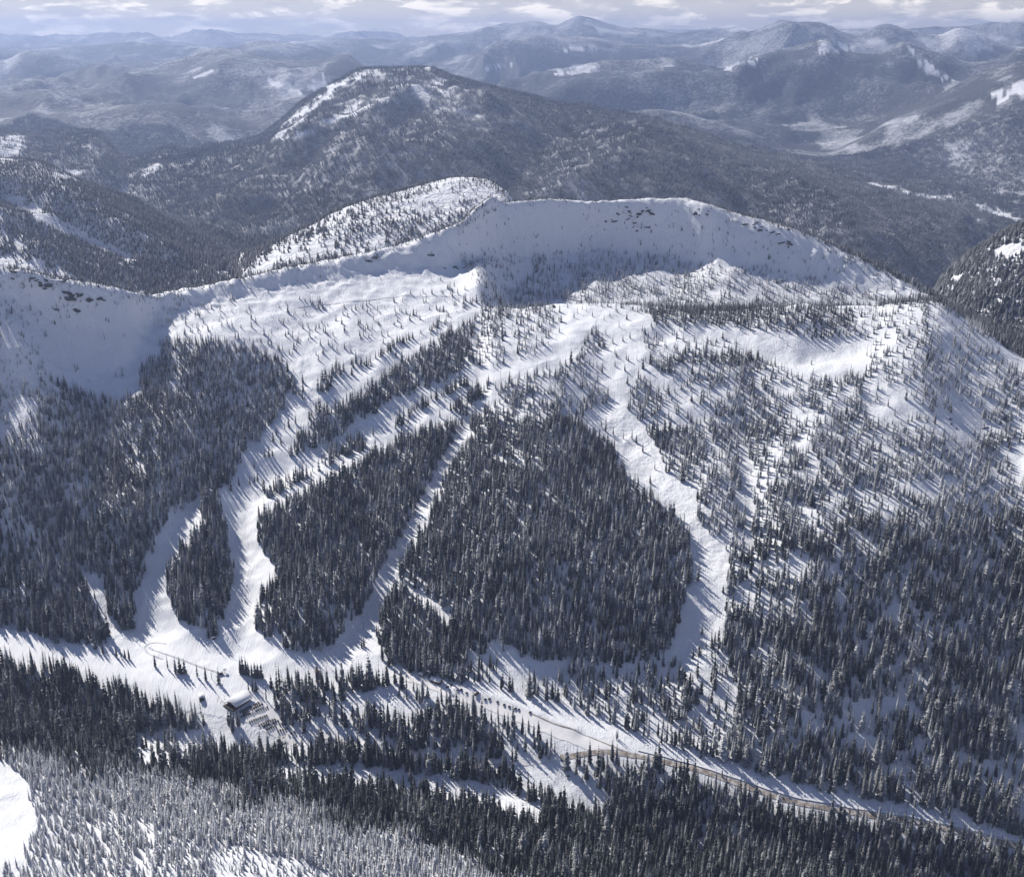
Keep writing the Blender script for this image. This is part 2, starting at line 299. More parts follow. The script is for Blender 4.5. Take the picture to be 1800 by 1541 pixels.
# (outline, trees per 100 m2, frost 0..1, size factor); later entries win
ZONES = [
    # creek bottom and the near bank, dark and close
    ([(-60,1165),(150,1200),(300,1262),(350,1300),(480,1300),(560,1315),(700,1335),(900,1355),(1100,1380),(1300,1430),(1820,1520),(1820,1750),(900,1750),(-60,1420)], 2.0, .17, 1.02),
    # lower right slope and upper right slope
    ([(1270,900),(1820,860),(1820,1500),(1270,1380)], 1.25, .28, 1.1),
    ([(1180,640),(1820,640),(1820,900),(1270,930),(1180,800)], 1.15, .42, .9),
    # dense stand in the middle
    ([(800,760),(860,720),(1030,740),(1090,820),(1180,900),(1218,980),(1210,1080),(1180,1130),(1080,1160),(880,1130),(760,1080),(700,1020),(760,900)], 1.85, .28, 1.05),
    # left slopes
    ([(0,760),(70,700),(110,680),(205,720),(245,700),(260,640),(320,600),(480,590),(505,650),(500,720),(420,830),(330,890),(250,900),(0,900)], 1.9, .32, 1.0),
    ([(0,520),(60,540),(80,660),(110,690),(60,730),(0,780)], 0.8, .55, .8),
    # upper bowl, open
    ([(60,560),(75,660),(110,676),(205,712),(245,690),(250,645),(300,600),(395,588),(470,588),(500,640),(535,700),(575,695),(640,640),(700,600),(845,548),(845,500),(800,400),(700,430),(560,462),(420,490),(260,516),(100,490),(-20,478),(-20,500)], 0.05, .5, .8),
    ([(-20,484),(110,494),(260,520),(330,520),(300,550),(240,540),(170,545),(120,580),(60,570),(-20,560)], 0.85, .45, .8),
    ([(270,520),(420,500),(420,560),(400,600),(330,600),(280,570)], 0.42, .55, .8),
    ([(395,600),(420,575),(480,560),(510,540),(560,526),(640,528),(735,532),(735,560),(700,580),(650,605),(600,615),(540,640),(500,630),(440,615)], 0.30, .4, .85),
    ([(735,520),(800,500),(842,520),(840,545),(760,560)], 0.35, .35, .85),
    ([(830,400),(890,360),(920,380),(900,440),(905,500),(960,540),(845,545),(835,500),(800,440)], 0.9, .5, .85),
    # headwall and the treed bench under it
    ([(880,355),(1200,345),(1480,440),(1640,520),(1560,528),(1300,475),(1150,452),(1060,440),(960,450),(905,470)], 0.26, .35, .85),
    ([(1010,360),(1260,375),(1420,440),(1250,420),(1100,410),(1040,390)], 0.5, .35, .85),
    (G([(130,590),(200,440),(420,370),(600,390),(870,420),(1200,480),(1420,500),(1600,500),(1850,560),(2300,680),(2300,760),(1000,770),(0,760),(0,640)]), 0.85, .5, .85),
    (G([(0,400),(130,430),(130,560),(0,640)]), 0.12, .5, .8),
    ([(845,545),(960,530),(985,560),(992,600),(960,645),(880,655),(850,610)], 0.75, .4, .9),
    # central runs: everything open first, then the tree bands between the runs
    (A([(1690,180),(1440,270),(1280,380),(890,600),(600,780),(480,820),(380,780),(385,880),(330,910),(250,1010),(180,1090),(95,1140),(90,1210),(70,1290),(-20,1420),(-60,1541),(290,1545),(380,1480),(560,1390),(700,1310),(890,1200),(1000,1160),(1090,1090),(1270,1010),(1420,970),(1490,980),(1660,900),(1790,800),(1900,620),(1761,180)]), 0.0, .3, 1),
    (A([(1640,290),(1540,330),(1440,370),(1340,440),(1250,500),(1160,560),(1050,640),(980,710),(830,810),(700,860),(600,880),(520,940),(510,1010),(430,1070),(395,1190),(440,1175),(560,1125),(700,1060),(800,1010),(830,950),(900,920),(1000,880),(1060,830),(1150,795),(1250,745),(1400,705),(1500,655),(1600,605),(1790,590),(1790,300)]), 1.75, .26, 1.1),
    (A([(1640,150),(1790,150),(1790,600),(1650,600),(1560,500),(1600,330)]), 1.1, .36, .9),
    (A([(1060,1005),(1110,940),(1180,900),(1250,840),(1340,800),(1450,740),(1540,685),(1570,720),(1480,770),(1400,800),(1310,850),(1230,905),(1160,955),(1090,1005)]), 1.9, .22, 1.15),
    (A([(1420,900),(1470,850),(1560,800),(1600,760),(1690,700),(1720,730),(1640,800),(1590,860),(1530,925),(1450,890)]), 1.9, .22, 1.15),
    (A([(640,1185),(660,1110),(800,1080),(900,1090),(890,1160),(800,1165),(720,1195),(650,1200)]), 1.4, .3, 1),
    (A([(215,1460),(225,1400),(280,1390),(360,1350),(430,1310),(510,1290),(570,1250),(590,1190),(650,1210),(720,1200),(600,1270),(520,1320),(400,1390),(280,1450)]), 1.2, .3, 1),
    (A([(595,785),(600,700),(640,650),(690,610),(740,580),(755,650),(690,705),(650,775)]), 1.5, .28, 1),
    (A([(760,640),(790,590),(870,560),(890,590),(850,640),(790,650)]), 0.5, .3, 1),
    (A([(1290,425),(1300,370),(1350,310),(1425,295),(1420,325),(1340,405)]), 0.8, .35, .9),
    # chair top and the run below it
    (B([(260,165),(480,180),(950,235),(1450,320),(1500,440),(1350,470),(1380,760),(1500,900),(1760,1050),(1600,1110),(1440,1060),(1350,960),(1230,960),(1190,1090),(1200,1340),(1250,1500),(820,1500),(740,1330),(900,1290),(1080,1210),(880,1010),(960,870),(900,750),(970,660),(870,420),(840,480),(750,530),(745,640),(610,790),(340,880),(150,950),(0,1005),(-80,1030),(-80,850),(0,810),(100,780),(300,730),(400,680),(430,600),(530,520),(545,400),(480,310)]), 0.035, .35, .9),
    ([(985,538),(1040,556),(1036,590),(1005,632),(950,662),(900,684),(866,695),(866,662),(900,643),(940,628),(966,603),(978,573)], 0.0, .3, 1),
    (B([(610,790),(740,680),(755,580),(835,510),(900,530),(970,660),(900,770),(760,780),(640,800)]), 1.1, .35, .95),
    (B([(360,520),(440,440),(490,250),(530,400),(510,500),(430,560)]), 0.5, .35, .9),
    (B([(0,1010),(150,955),(340,885),(620,800),(900,780),(950,880),(880,1010),(1080,1210),(900,1290),(740,1330),(600,1400),(0,1400),(-200,1350),(-200,1060)]), 0.95, .42, .95),
    (B([(1190,1090),(1230,970),(1390,970),(1700,1130),(1850,1500),(1250,1500),(1200,1340)]), 0.7, .45, .95),
    # right-hand gully with moguls
    (C([(80,150),(240,90),(340,140),(490,350),(510,440),(700,570),(690,720),(760,790),(865,900),(868,1010),(845,1060),(838,1380),(780,1420),(700,1440),(560,1530),(480,1500),(560,1400),(640,1160),(668,960),(645,800),(540,690),(440,590),(270,440),(255,330),(80,220)]), 0.012, .3, 1),
    (C([(930,360),(1000,420),(1012,600),(992,920),(950,930),(950,650),(900,520),(880,420)]), 0.12, .4, 1),
    (C([(480,350),(900,330),(950,650),(945,930),(870,900),(760,780),(700,700),(700,570),(520,440)]), 0.75, .42, 1),
    (C([(560,0),(760,80),(800,180),(700,200),(600,120)]), 0.15, .45, 1),
    # cirque clearing on the right
    (B([(1330,440),(1500,440),(2600,440),(2700,640),(2500,760),(1900,720),(1500,800),(1380,740)]), 0.75, .42, .9),
    ([(1145,572),(1300,575),(1330,600),(1320,620),(1230,612),(1150,622)], 0.28, .4, .9),
    (D([(-20,380),(230,370),(500,430),(750,395),(760,465),(835,480),(835,560),(780,625),(600,670),(400,665),(240,590),(0,500)]), 0.008, .4, .9),
    (D([(700,200),(1130,200),(1200,560),(1000,660),(830,560),(760,460),(740,330)]), 0.75, .42, .9),
    (D([(780,690),(1100,700),(1230,900),(1200,1000),(950,980),(800,880)]), 0.35, .5, .9),
    (D([(1230,870),(1530,880),(1550,1040),(1400,1090),(1250,980)]), 0.10, .5, .9),
    (D([(1690,1090),(1830,1060),(1830,1330),(1760,1320),(1700,1160)]), 0.0, .5, .9),
    (D([(1190,200),(1500,330),(1830,640),(1830,880),(1500,780),(1250,620),(1190,400)]), 0.75, .45, .95),
    (D([(1600,420),(1830,560),(1830,660),(1680,560)]), 0.12, .45, .95),
    # narrow diagonal run
    ([(822,735),(800,770),(764,835),(735,885),(705,945),(668,1005),(660,1025),(640,1070),(600,1120),(560,1150),(560,1190),(700,1190),(672,1158),(664,1120),(668,1085),(690,1045),(702,1012),(718,985),(748,930),(768,872),(792,822),(830,765)], 0.01, .3, 1),
    ([(690,1012),(760,1055),(800,1085),(795,1100),(740,1065),(680,1030)], 0.2, .3, 1),
    # left runs and the base of the hill
    ([(142,1005),(184,1020),(184,1053),(195,1080),(215,1104),(227,1112),(240,1125),(195,1138),(193,1122),(178,1087),(164,1064),(149,1024)], 0.01, .3, 1),
    ([(357,868),(315,898),(293,912),(280,942),(262,985),(253,1018),(240,1051),(238,1106),(222,1112),(240,1140),(371,1140),(371,1127),(342,1104),(313,1090),(293,1052),(293,1013),(302,985),(315,976),(333,946),(353,930)], 0.0, .3, 1),
    ([(382,862),(392,895),(400,947),(409,995),(409,1030),(398,1070),(385,1110),(371,1127),(371,1160),(520,1160),(507,1142),(471,1124),(449,1106),(449,1069),(458,1049),(475,1035),(489,1017),(475,985),(451,949),(452,905),(470,880),(440,850)], 0.0, .3, 1),
    ([(357,872),(382,868),(392,895),(400,947),(409,995),(409,1030),(398,1070),(385,1108),(371,1125),(342,1102),(313,1088),(293,1050),(293,1013),(302,984),(315,975),(333,945),(353,929)], 2.2, .26, 1.05),
    ([(-40,1095),(60,1114),(100,1129),(135,1136),(190,1134),(240,1112),(300,1110),(380,1128),(460,1125),(507,1142),(560,1150),(640,1160),(700,1172),(780,1200),(860,1203),(960,1235),(960,1290),(860,1262),(760,1228),(700,1200),(640,1192),(560,1200),(505,1205),(484,1225),(484,1250),(505,1280),(560,1305),(545,1322),(470,1318),(380,1318),(300,1312),(300,1300),(345,1292),(372,1270),(350,1250),(300,1245),(255,1235),(230,1218),(190,1205),(150,1200),(130,1180),(80,1172),(-40,1165)], 0.0, .2, 1),
    # valley stands
    ([(484,1205),(560,1198),(640,1192),(700,1205),(760,1235),(850,1262),(900,1282),(960,1308),(988,1322),(900,1335),(830,1334),(720,1312),(640,1290),(560,1268),(500,1262),(484,1240)], 1.2, .2, 1.05),
    ([(610,1220),(700,1205),(770,1240),(740,1265),(650,1258)], 0.28, .24, .9),
    ([(560,1268),(640,1290),(720,1312),(745,1330),(640,1312),(560,1296),(520,1280)], 0.08, .24, 1),
    ([(860,1130),(960,1165),(1100,1170),(1200,1160),(1270,1110),(1290,1200),(1290,1330),(1150,1296),(1040,1258),(950,1230),(860,1203),(760,1180)], 0.62, .26, .9),
    ([(860,1140),(960,1165),(1000,1185),(960,1205),(900,1195),(850,1165)], 0.15, .26, .8),
    # road corridor
    ([(860,1203),(902,1217),(957,1234),(993,1241),(1040,1259),(1110,1284),(1152,1300),(1221,1325),(1277,1338),(1360,1366),(1450,1392),(1560,1410),(1700,1445),(1830,1480),(1830,1512),(1733,1490),(1667,1472),(1583,1455),(1500,1445),(1400,1428),(1317,1402),(1263,1384),(1221,1366),(1152,1349),(1071,1338),(1004,1342),(900,1352),(800,1345),(700,1330),(640,1308),(720,1318),(830,1338),(900,1338),(985,1325),(960,1300),(880,1265)], 0.012, .25, .6),
    ([(1085,1275),(1152,1300),(1221,1325),(1277,1338),(1360,1366),(1277,1344),(1150,1312),(1085,1284)], 0.25, .25, .45),
    ([(985,1350),(1071,1345),(1180,1356),(1250,1385),(1200,1392),(1100,1378),(1000,1375)], 0.75, .22, 1.1),
    ([(890,1352),(985,1342),(1000,1362),(1062,1392),(1080,1412),(1060,1440),(1010,1425),(950,1395),(900,1372)], 0.01, .22, 1),
    ([(480,1342),(560,1344),(640,1350),(740,1360),(840,1372),(900,1392),(960,1418),(950,1455),(870,1430),(800,1405),(700,1390),(600,1378),(490,1370)], 0.06, .22, 1),
    ([(240,1290),(345,1285),(380,1300),(380,1325),(300,1345),(240,1335)], 0.22, .22, 1),
    # foreground
    ([(-60,1375),(60,1390),(200,1420),(330,1470),(440,1530),(480,1640),(-60,1640)], 0.9, .38, .95),
    ([(380,1480),(520,1510),(640,1560),(640,1640),(380,1640)], 0.6, .7, .62),
    ([(-60,1320),(0,1333),(20,1348),(45,1368),(52,1405),(68,1445),(50,1490),(15,1530),(-10,1560),(-60,1560)], 0.0, .3, 1),
]
FROST_FRONT = [(-80,1296),(100,1318),(300,1352),(450,1396),(600,1425),(750,1462),(860,1505),(980,1580),(900,1700),(-80,1700)]
FAR_OPEN = [
    [(-20,236),(48,240),(38,280),(-20,282)], [(90,295),(150,300),(156,322),(95,313)],
    [(225,312),(250,296),(284,287),(272,303),(240,315)],
    [(480,243),(500,215),(540,185),(590,146),(636,124),(660,128),(620,146),(580,172),(545,200),(515,225),(500,247)],
    [(505,247),(560,213),(640,180),(705,162),(770,139),(800,140),(740,160),(650,190),(570,225),(520,250)],
    [(0,338),(40,350),(110,388),(170,420),(230,450),(270,478),(320,495),(260,474),(160,430),(100,408),(50,374),(0,352)],
    [(-20,395),(60,438),(110,470),(160,497),(90,488),(-20,470)],
    [(840,124),(905,103),(900,113),(850,127)], [(990,84),(1005,77),(1030,84),(1010,91),(992,91)],
    
    [(340,136),(385,119),(384,125),(346,139)], [(452,136),(490,146),(540,166),(505,162),(470,146)], [(540,152),(570,134),(588,152),(556,163)],
    [(1194,134),(1212,133),(1222,146),(1212,150)], 
    [(1596,86),(1615,92),(1640,118),(1695,150),(1665,142),(1622,124)],
    [(1425,82),(1452,66),(1492,84),(1470,92),(1440,90)], [(1270,120),(1330,102),(1325,110),(1280,126)],
    [(970,132),(1010,116),(1050,114),(1048,122),(1000,134)], 
    
    [(1745,165),(1775,148),(1820,140),(1820,160),(1775,180),(1750,196),(1758,175)], [(1690,250),(1712,248),(1742,268),(1715,268)],
    [(1520,320),(1570,329),(1640,343),(1690,350),(1660,354),(1610,346),(1560,334),(1520,326)], [(1712,358),(1730,360),(1795,385),(1795,391),(1750,378),(1715,366)],
    [(1697,388),(1730,385),(1722,393),(1702,394)],
    [(1735,440),(1760,430),(1800,425),(1800,440),(1770,450)], [(1660,494),(1690,480),(1700,486),(1680,500)],
]
def survey(x, y):
    """trees per 100 m2, frost and size at plan positions on the near side of the ridge"""
    z = ground(x, y); px, py = project(x, y, z)
    jit = 3.2 + 5.0*np.abs(fbm(x, y, 90, 1, .5, 25))
    px = px + jit*fbm(x, y, 18, 2, 0.5, 21); py = py + jit*fbm(x, y, 18, 2, 0.5, 22)
    den = np.full(x.shape, 1.9); fro = np.full(x.shape, .24); siz = np.ones(x.shape)
    for poly, d, f, s in ZONES:
        bx = [p[0] for p in poly]; by = [p[1] for p in poly]
        near_ = (px > min(bx)) & (px < max(bx)) & (py > min(by)) & (py < max(by))
        idx = np.where(near_)[0]
        if len(idx) == 0: continue
        m = idx[inpoly(px[idx], py[idx], poly)]
        den[m] = d; fro[m] = f; siz[m] = s
    fm = inpoly(px + 14*fbm(x, y, 60, 2, 0.5, 23), py + 16*fbm(x, y, 60, 2, 0.5, 24), FROST_FRONT)
    fdep = np.clip((py - np.interp(px, [-80,300,600,860,980], [1296,1352,1425,1505,1580])) / 60.0 + .55*fbm(x, y, 70, 3, .6, 26), 0, 1)
    fade = 1 - smooth01(1250, 1500, px + 0.9*(1541-py))
    fro = np.where(fm, np.maximum(fro, fro + (0.92-fro)*fdep*np.clip(fade*0.9+.35, 0, 1)), fro)
    siz = np.where(fm, siz*0.58, siz); den = np.where(fm, den*2.3, den)
    return den, np.clip(fro, 0, 1), siz, z

# ------------------------------------------------------------------ materials
def new_mat(name):
    m = bpy.data.materials.new(name); m.use_nodes = True
    t = m.node_tree; b = t.nodes['Principled BSDF']; b.inputs['Specular IOR Level'].default_value = 0.2
    return m, t, b
def plain(name, col, rough=0.7, metal=0.0, var=0.12, scale=3.0):
    m, t, b = new_mat(name)
    n = N(t, 'ShaderNodeTexNoise'); n.inputs['Scale'].default_value = scale; n.inputs['Detail'].default_value = 4
    c = N(t, 'ShaderNodeTexCoord'); t.links.new(c.outputs['Object'], n.inputs['Vector'])
    r = N(t, 'ShaderNodeMix', data_type='RGBA')
    r.inputs[6].default_value = (*[v*(1-var) for v in col], 1); r.inputs[7].default_value = (*[min(1, v*(1+var)) for v in col], 1)
    t.links.new(n.outputs['Fac'], r.inputs[0]); t.links.new(r.outputs[2], b.inputs['Base Color'])
    b.inputs['Roughness'].default_value = rough; b.inputs['Metallic'].default_value = metal
    return m
SNOW_A, SNOW_B = (0.76, 0.785, 0.82), (0.86, 0.87, 0.885)

def snow_near():
    m, t, b = new_mat('snow_ground'); l = t.links.new
    geo = N(t, 'ShaderNodeNewGeometry')
    def noise(scale, det=4, rough=0.55, dist=0.0):
        n = N(t, 'ShaderNodeTexNoise'); n.inputs['Scale'].default_value = scale; n.inputs['Detail'].default_value = det
        n.inputs['Roughness'].default_value = rough; n.inputs['Distortion'].default_value = dist
        l(geo.outputs['Position'], n.inputs['Vector']); return n
    n1 = noise(0.012, 5); mixc = N(t, 'ShaderNodeMix', data_type='RGBA')
    mixc.inputs[6].default_value = (*SNOW_A, 1); mixc.inputs[7].default_value = (*SNOW_B, 1)
    l(n1.outputs['Fac'], mixc.inputs[0])
    # rock showing on the steep headwall
    at = N(t, 'ShaderNodeAttribute', attribute_name='rock'); nr = noise(0.085, 6, 0.65, 0.4)
    mul = N(t, 'ShaderNodeMath', operation='MULTIPLY'); l(at.outputs['Fac'], mul.inputs[0]); l(nr.outputs['Fac'], mul.inputs[1])
    rr = N(t, 'ShaderNodeMapRange'); rr.inputs[1].default_value = 0.50; rr.inputs[2].default_value = 0.56
    l(mul.outputs[0], rr.inputs[0])
    mr = N(t, 'ShaderNodeMix', data_type='RGBA'); mr.inputs[7].default_value = (0.075, 0.07, 0.068, 1)
    l(rr.outputs[0], mr.inputs[0]); l(mixc.outputs[2], mr.inputs[6]); l(mr.outputs[2], b.inputs['Base Color'])
    b.inputs['Roughness'].default_value = 0.55
    # wind texture, tracks, moguls
    rough = N(t, 'ShaderNodeAttribute', attribute_name='rough'); mog = N(t, 'ShaderNodeAttribute', attribute_name='mogul')
    nb = noise(0.16, 5, 0.62, 0.6); nf = noise(0.55, 3, 0.6)
    vo = N(t, 'ShaderNodeTexVoronoi'); vo.inputs['Scale'].default_value = 0.16; vo.feature = 'SMOOTH_F1'; l(geo.outputs['Position'], vo.inputs['Vector'])
    s1 = N(t, 'ShaderNodeMath', operation='MULTIPLY'); l(nb.outputs['Fac'], s1.inputs[0]); l(rough.outputs['Fac'], s1.inputs[1])
    s2 = N(t, 'ShaderNodeMath', operation='MULTIPLY_ADD'); l(nf.outputs['Fac'], s2.inputs[0]); s2.inputs[1].default_value = 0.18; l(s1.outputs[0], s2.inputs[2])
    s3 = N(t, 'ShaderNodeMath', operation='MULTIPLY'); l(vo.outputs['Distance'], s3.inputs[0]); l(mog.outputs['Fac'], s3.inputs[1])
    s4 = N(t, 'ShaderNodeMath', operation='MULTIPLY_ADD'); l(s3.outputs[0], s4.inputs[0]); s4.inputs[1].default_value = -0.45; l(s2.outputs[0], s4.inputs[2])
    gm = N(t, 'ShaderNodeMapping'); gm.inputs['Scale'].default_value = (0.55, 0.035, 0.035); gm.inputs['Rotation'].default_value = (0, 0, 0.35); l(geo.outputs['Position'], gm.inputs['Vector'])
    ng = N(t, 'ShaderNodeTexNoise'); ng.inputs['Scale'].default_value = 1.0; ng.inputs['Detail'].default_value = 4; ng.inputs['Distortion'].default_value = .8; l(gm.outputs[0], ng.inputs['Vector'])
    s5 = N(t, 'ShaderNodeMath', operation='MULTIPLY_ADD'); l(ng.outputs['Fac'], s5.inputs[0]); s5.inputs[1].default_value = 0.30; l(s4.outputs[0], s5.inputs[2])
    bp = N(t, 'ShaderNodeBump'); bp.inputs['Strength'].default_value = 1.0; bp.inputs['Distance'].default_value = 2.4
    l(s5.outputs[0], bp.inputs['Height']); l(bp.outputs[0], b.inputs['Normal'])
    return m
def snow_far():
    m, t, b = new_mat('snow_and_far_forest'); l = t.links.new
    geo = N(t, 'ShaderNodeNewGeometry'); at = N(t, 'ShaderNodeAttribute', attribute_name='forest')
    n = N(t, 'ShaderNodeTexNoise'); n.inputs['Scale'].default_value = 0.03; n.inputs['Detail'].default_value = 6; n.inputs['Roughness'].default_value = 0.7
    l(geo.outputs['Position'], n.inputs['Vector'])
    mr = N(t, 'ShaderNodeMapRange'); mr.inputs[1].default_value = 0.3; mr.inputs[2].default_value = 0.7; mr.inputs[3].default_value = -0.22; mr.inputs[4].default_value = 0.22
    l(n.outputs['Fac'], mr.inputs[0])
    n2 = N(t, 'ShaderNodeTexNoise'); n2.inputs['Scale'].default_value = 0.0035; n2.inputs['Detail'].default_value = 7; n2.inputs['Roughness'].default_value = 0.68
    l(geo.outputs['Position'], n2.inputs['Vector'])
    mr2 = N(t, 'ShaderNodeMapRange'); mr2.inputs[1].default_value = 0.3; mr2.inputs[2].default_value = 0.7; mr2.inputs[3].default_value = -0.24; mr2.inputs[4].default_value = 0.10
    l(n2.outputs['Fac'], mr2.inputs[0])
    ad0 = N(t, 'ShaderNodeMath', operation='ADD'); l(mr.outputs[0], ad0.inputs[0]); l(mr2.outputs[0], ad0.inputs[1])
    ad = N(t, 'ShaderNodeMath', operation='ADD', use_clamp=True); l(at.outputs['Fac'], ad.inputs[0]); l(ad0.outputs[0], ad.inputs[1])
    cr = N(t, 'ShaderNodeMix', data_type='RGBA'); cr.inputs[6].default_value = (0.84, 0.855, 0.88, 1); cr.inputs[7].default_value = (0.055, 0.062, 0.066, 1)
    sh = N(t, 'ShaderNodeMapRange'); sh.inputs[1].default_value = 0.15; sh.inputs[2].default_value = 0.85; l(ad.outputs[0], sh.inputs[0]); l(sh.outputs[0], cr.inputs[0]); l(cr.outputs[2], b.inputs['Base Color']); b.inputs['Roughness'].default_value = 0.8
    bp = N(t, 'ShaderNodeBump'); bp.inputs['Strength'].default_value = 0.8; bp.inputs['Distance'].default_value = 14.0
    hsum = N(t, 'ShaderNodeMath', operation='MULTIPLY_ADD'); l(n2.outputs['Fac'], hsum.inputs[0]); hsum.inputs[1].default_value = 6.0; l(n.outputs['Fac'], hsum.inputs[2])
    l(hsum.outputs[0], bp.inputs['Height']); l(bp.outputs[0], b.inputs['Normal'])
    return m
def tree_mat():
    m, t, b = new_mat('frosted_needles'); l = t.links.new
    geo = N(t, 'ShaderNodeNewGeometry'); fr = N(t, 'ShaderNodeAttribute', attribute_name='frost'); fr.attribute_type = 'INSTANCER'
    n = N(t, 'ShaderNodeTexNoise'); n.inputs['Scale'].default_value = 0.9; n.inputs['Detail'].default_value = 2
    l(geo.outputs['Position'], n.inputs['Vector'])
    sx = N(t, 'ShaderNodeSeparateXYZ'); l(geo.outputs['True Normal'], sx.inputs[0])
    ab = N(t, 'ShaderNodeMath', operation='ABSOLUTE'); l(sx.outputs[2], ab.inputs[0])
    # snow lies in flecks: on flatter sprays first, more of it with more frost
    a1 = N(t, 'ShaderNodeMath', operation='MULTIPLY_ADD'); l(ab.outputs[0], a1.inputs[0]); a1.inputs[1].default_value = 0.20; l(fr.outputs['Fac'], a1.inputs[2])
    a2 = N(t, 'ShaderNodeMath', operation='ADD'); l(a1.outputs[0], a2.inputs[0]); l(n.outputs['Fac'], a2.inputs[1])
    mr = N(t, 'ShaderNodeMapRange'); mr.inputs[1].default_value = 0.83; mr.inputs[2].default_value = 1.36; mr.inputs[3].default_value = 0.0; mr.inputs[4].default_value = 0.92
    l(a2.outputs[0], mr.inputs[0])
    c = N(t, 'ShaderNodeMix', data_type='RGBA'); c.inputs[6].default_value = (0.034, 0.041, 0.042, 1); c.inputs[7].default_value = (0.80, 0.81, 0.82, 1)
    l(mr.outputs[0], c.inputs[0]); l(c.outputs[2], b.inputs['Base Color']); b.inputs['Roughness'].default_value = 0.75
    return m
def road_mat():
    m, t, b = new_mat('sanded_road'); l = t.links.new; geo = N(t, 'ShaderNodeNewGeometry')
    n = N(t, 'ShaderNodeTexNoise'); n.inputs['Scale'].default_value = 0.11; n.inputs['Detail'].default_value = 5; n.inputs['Roughness'].default_value = .65
    l(geo.outputs['Position'], n.inputs['Vector'])
    r = N(t, 'ShaderNodeValToRGB'); e = r.color_ramp.elements
    e[0].position = .36; e[0].color = (.22, .185, .15, 1); e[1].position = .66; e[1].color = (.72, .70, .68, 1); k = e.new(.5); k.color = (.40, .35, .30, 1)
    l(n.outputs['Fac'], r.inputs[0]); l(r.outputs[0], b.inputs['Base Color']); b.inputs['Roughness'].default_value = .85
    return m
M = dict(snow=snow_near(), far=snow_far(), needles=tree_mat(),
         bark=plain('bark', (0.09, 0.075, 0.065)), rock=plain('dark_rock', (0.07, 0.066, 0.064), 0.9, scale=0.4, var=.4),
         road=road_mat(), lot=plain('packed_snow_lot', (0.85, 0.84, 0.83), 0.7, scale=0.2, var=.1),
         roofsnow=plain('roof_snow', (0.86, 0.87, 0.89), 0.6), wood=plain('brown_wood_wall', (0.16, 0.10, 0.065), 0.8), darkwood=plain('dark_wood', (0.06, 0.045, 0.035), 0.8),
         glass=plain('dark_glass', (0.02, 0.025, 0.03), 0.15), tyre=plain('rubber', (0.02, 0.02, 0.02), 0.8), steel=plain('galvanised_steel', (0.25, 0.26, 0.27), 0.5, 0.4),
         red=plain('red_paint', (0.12, 0.05, 0.045), 0.6), skin=plain('skier_clothes', (0.05, 0.05, 0.07), 0.8), track=plain('groomer_track_snow', (0.62, 0.63, 0.66), 0.7, scale=.3))

# ------------------------------------------------------------------ object helpers
def link(o, parent=None):
    COL.objects.link(o)
    if parent is not None: o.parent = parent
    return o
def tag(o, label=None, cat=None, group=None, kind=None):
    if label: o['label'] = label
    if cat: o['category'] = cat
    if group: o['group'] = group
    if kind: o['kind'] = kind
    return o
def mesh_np(name, co, faces, mat, smooth=True):
    me = bpy.data.meshes.new(name)
    k = faces.shape[1]
    me.vertices.add(len(co)); me.vertices.foreach_set('co', np.ascontiguousarray(co, np.float32).ravel())
    me.loops.add(faces.size); me.loops.foreach_set('vertex_index', np.ascontiguousarray(faces, np.int32).ravel())
    me.polygons.add(len(faces)); me.polygons.foreach_set('loop_start', np.arange(0, faces.size, k, dtype=np.int32))
    me.polygons.foreach_set('loop_total', np.full(len(faces), k, np.int32))
    if smooth: me.polygons.foreach_set('use_smooth', np.ones(len(faces), bool))
    me.materials.append(mat); me.update(calc_edges=True)
    return me
def obj(name, me, parent=None): return link(bpy.data.objects.new(name, me), parent)
def empty(name, loc, rz=0.0):
    o = bpy.data.objects.new(name, None); link(o); o.location = loc; o.rotation_euler = (0, 0, rz); o.empty_display_size = 1; return o
def bm_mesh(name, bm, mat, smooth=False):
    me = bpy.data.meshes.new(name); bm.normal_update(); bm.to_mesh(me); bm.free(); me.materials.append(mat)
    if smooth:
        for p in me.polygons: p.use_smooth = True
    return me
def box(bm, x0, x1, y0, y1, z0, z1):
    v = [bm.verts.new(c) for c in ((x0,y0,z0),(x1,y0,z0),(x1,y1,z0),(x0,y1,z0),(x0,y0,z1),(x1,y0,z1),(x1,y1,z1),(x0,y1,z1))]
    for f in ((0,3,2,1),(4,5,6,7),(0,1,5,4),(1,2,6,5),(2,3,7,6),(3,0,4,7)): bm.faces.new([v[i] for i in f])
def prism(bm, prof, y0, y1):
    a = [bm.verts.new((x, y0, z)) for x, z in prof]; b = [bm.verts.new((x, y1, z)) for x, z in prof]
    n = len(prof)
    bm.faces.new(a); bm.faces.new(b[::-1])
    for i in range(n): bm.faces.new((a[(i+1) % n], a[i], b[i], b[(i+1) % n]))
def tube(bm, p0, p1, r0, r1, n=8):
    p0 = Vector(p0); p1 = Vector(p1); d = (p1-p0).normalized(); s = d.orthogonal().normalized(); u = d.cross(s)
    a = [bm.verts.new(p0 + (s*math.cos(k*2*math.pi/n) + u*math.sin(k*2*math.pi/n))*r0) for k in range(n)]
    b = [bm.verts.new(p1 + (s*math.cos(k*2*math.pi/n) + u*math.sin(k*2*math.pi/n))*r1) for k in range(n)]
    for k in range(n): bm.faces.new((a[k], a[(k+1) % n], b[(k+1) % n], b[k]))
    bm.faces.new(a[::-1]); bm.faces.new(b)

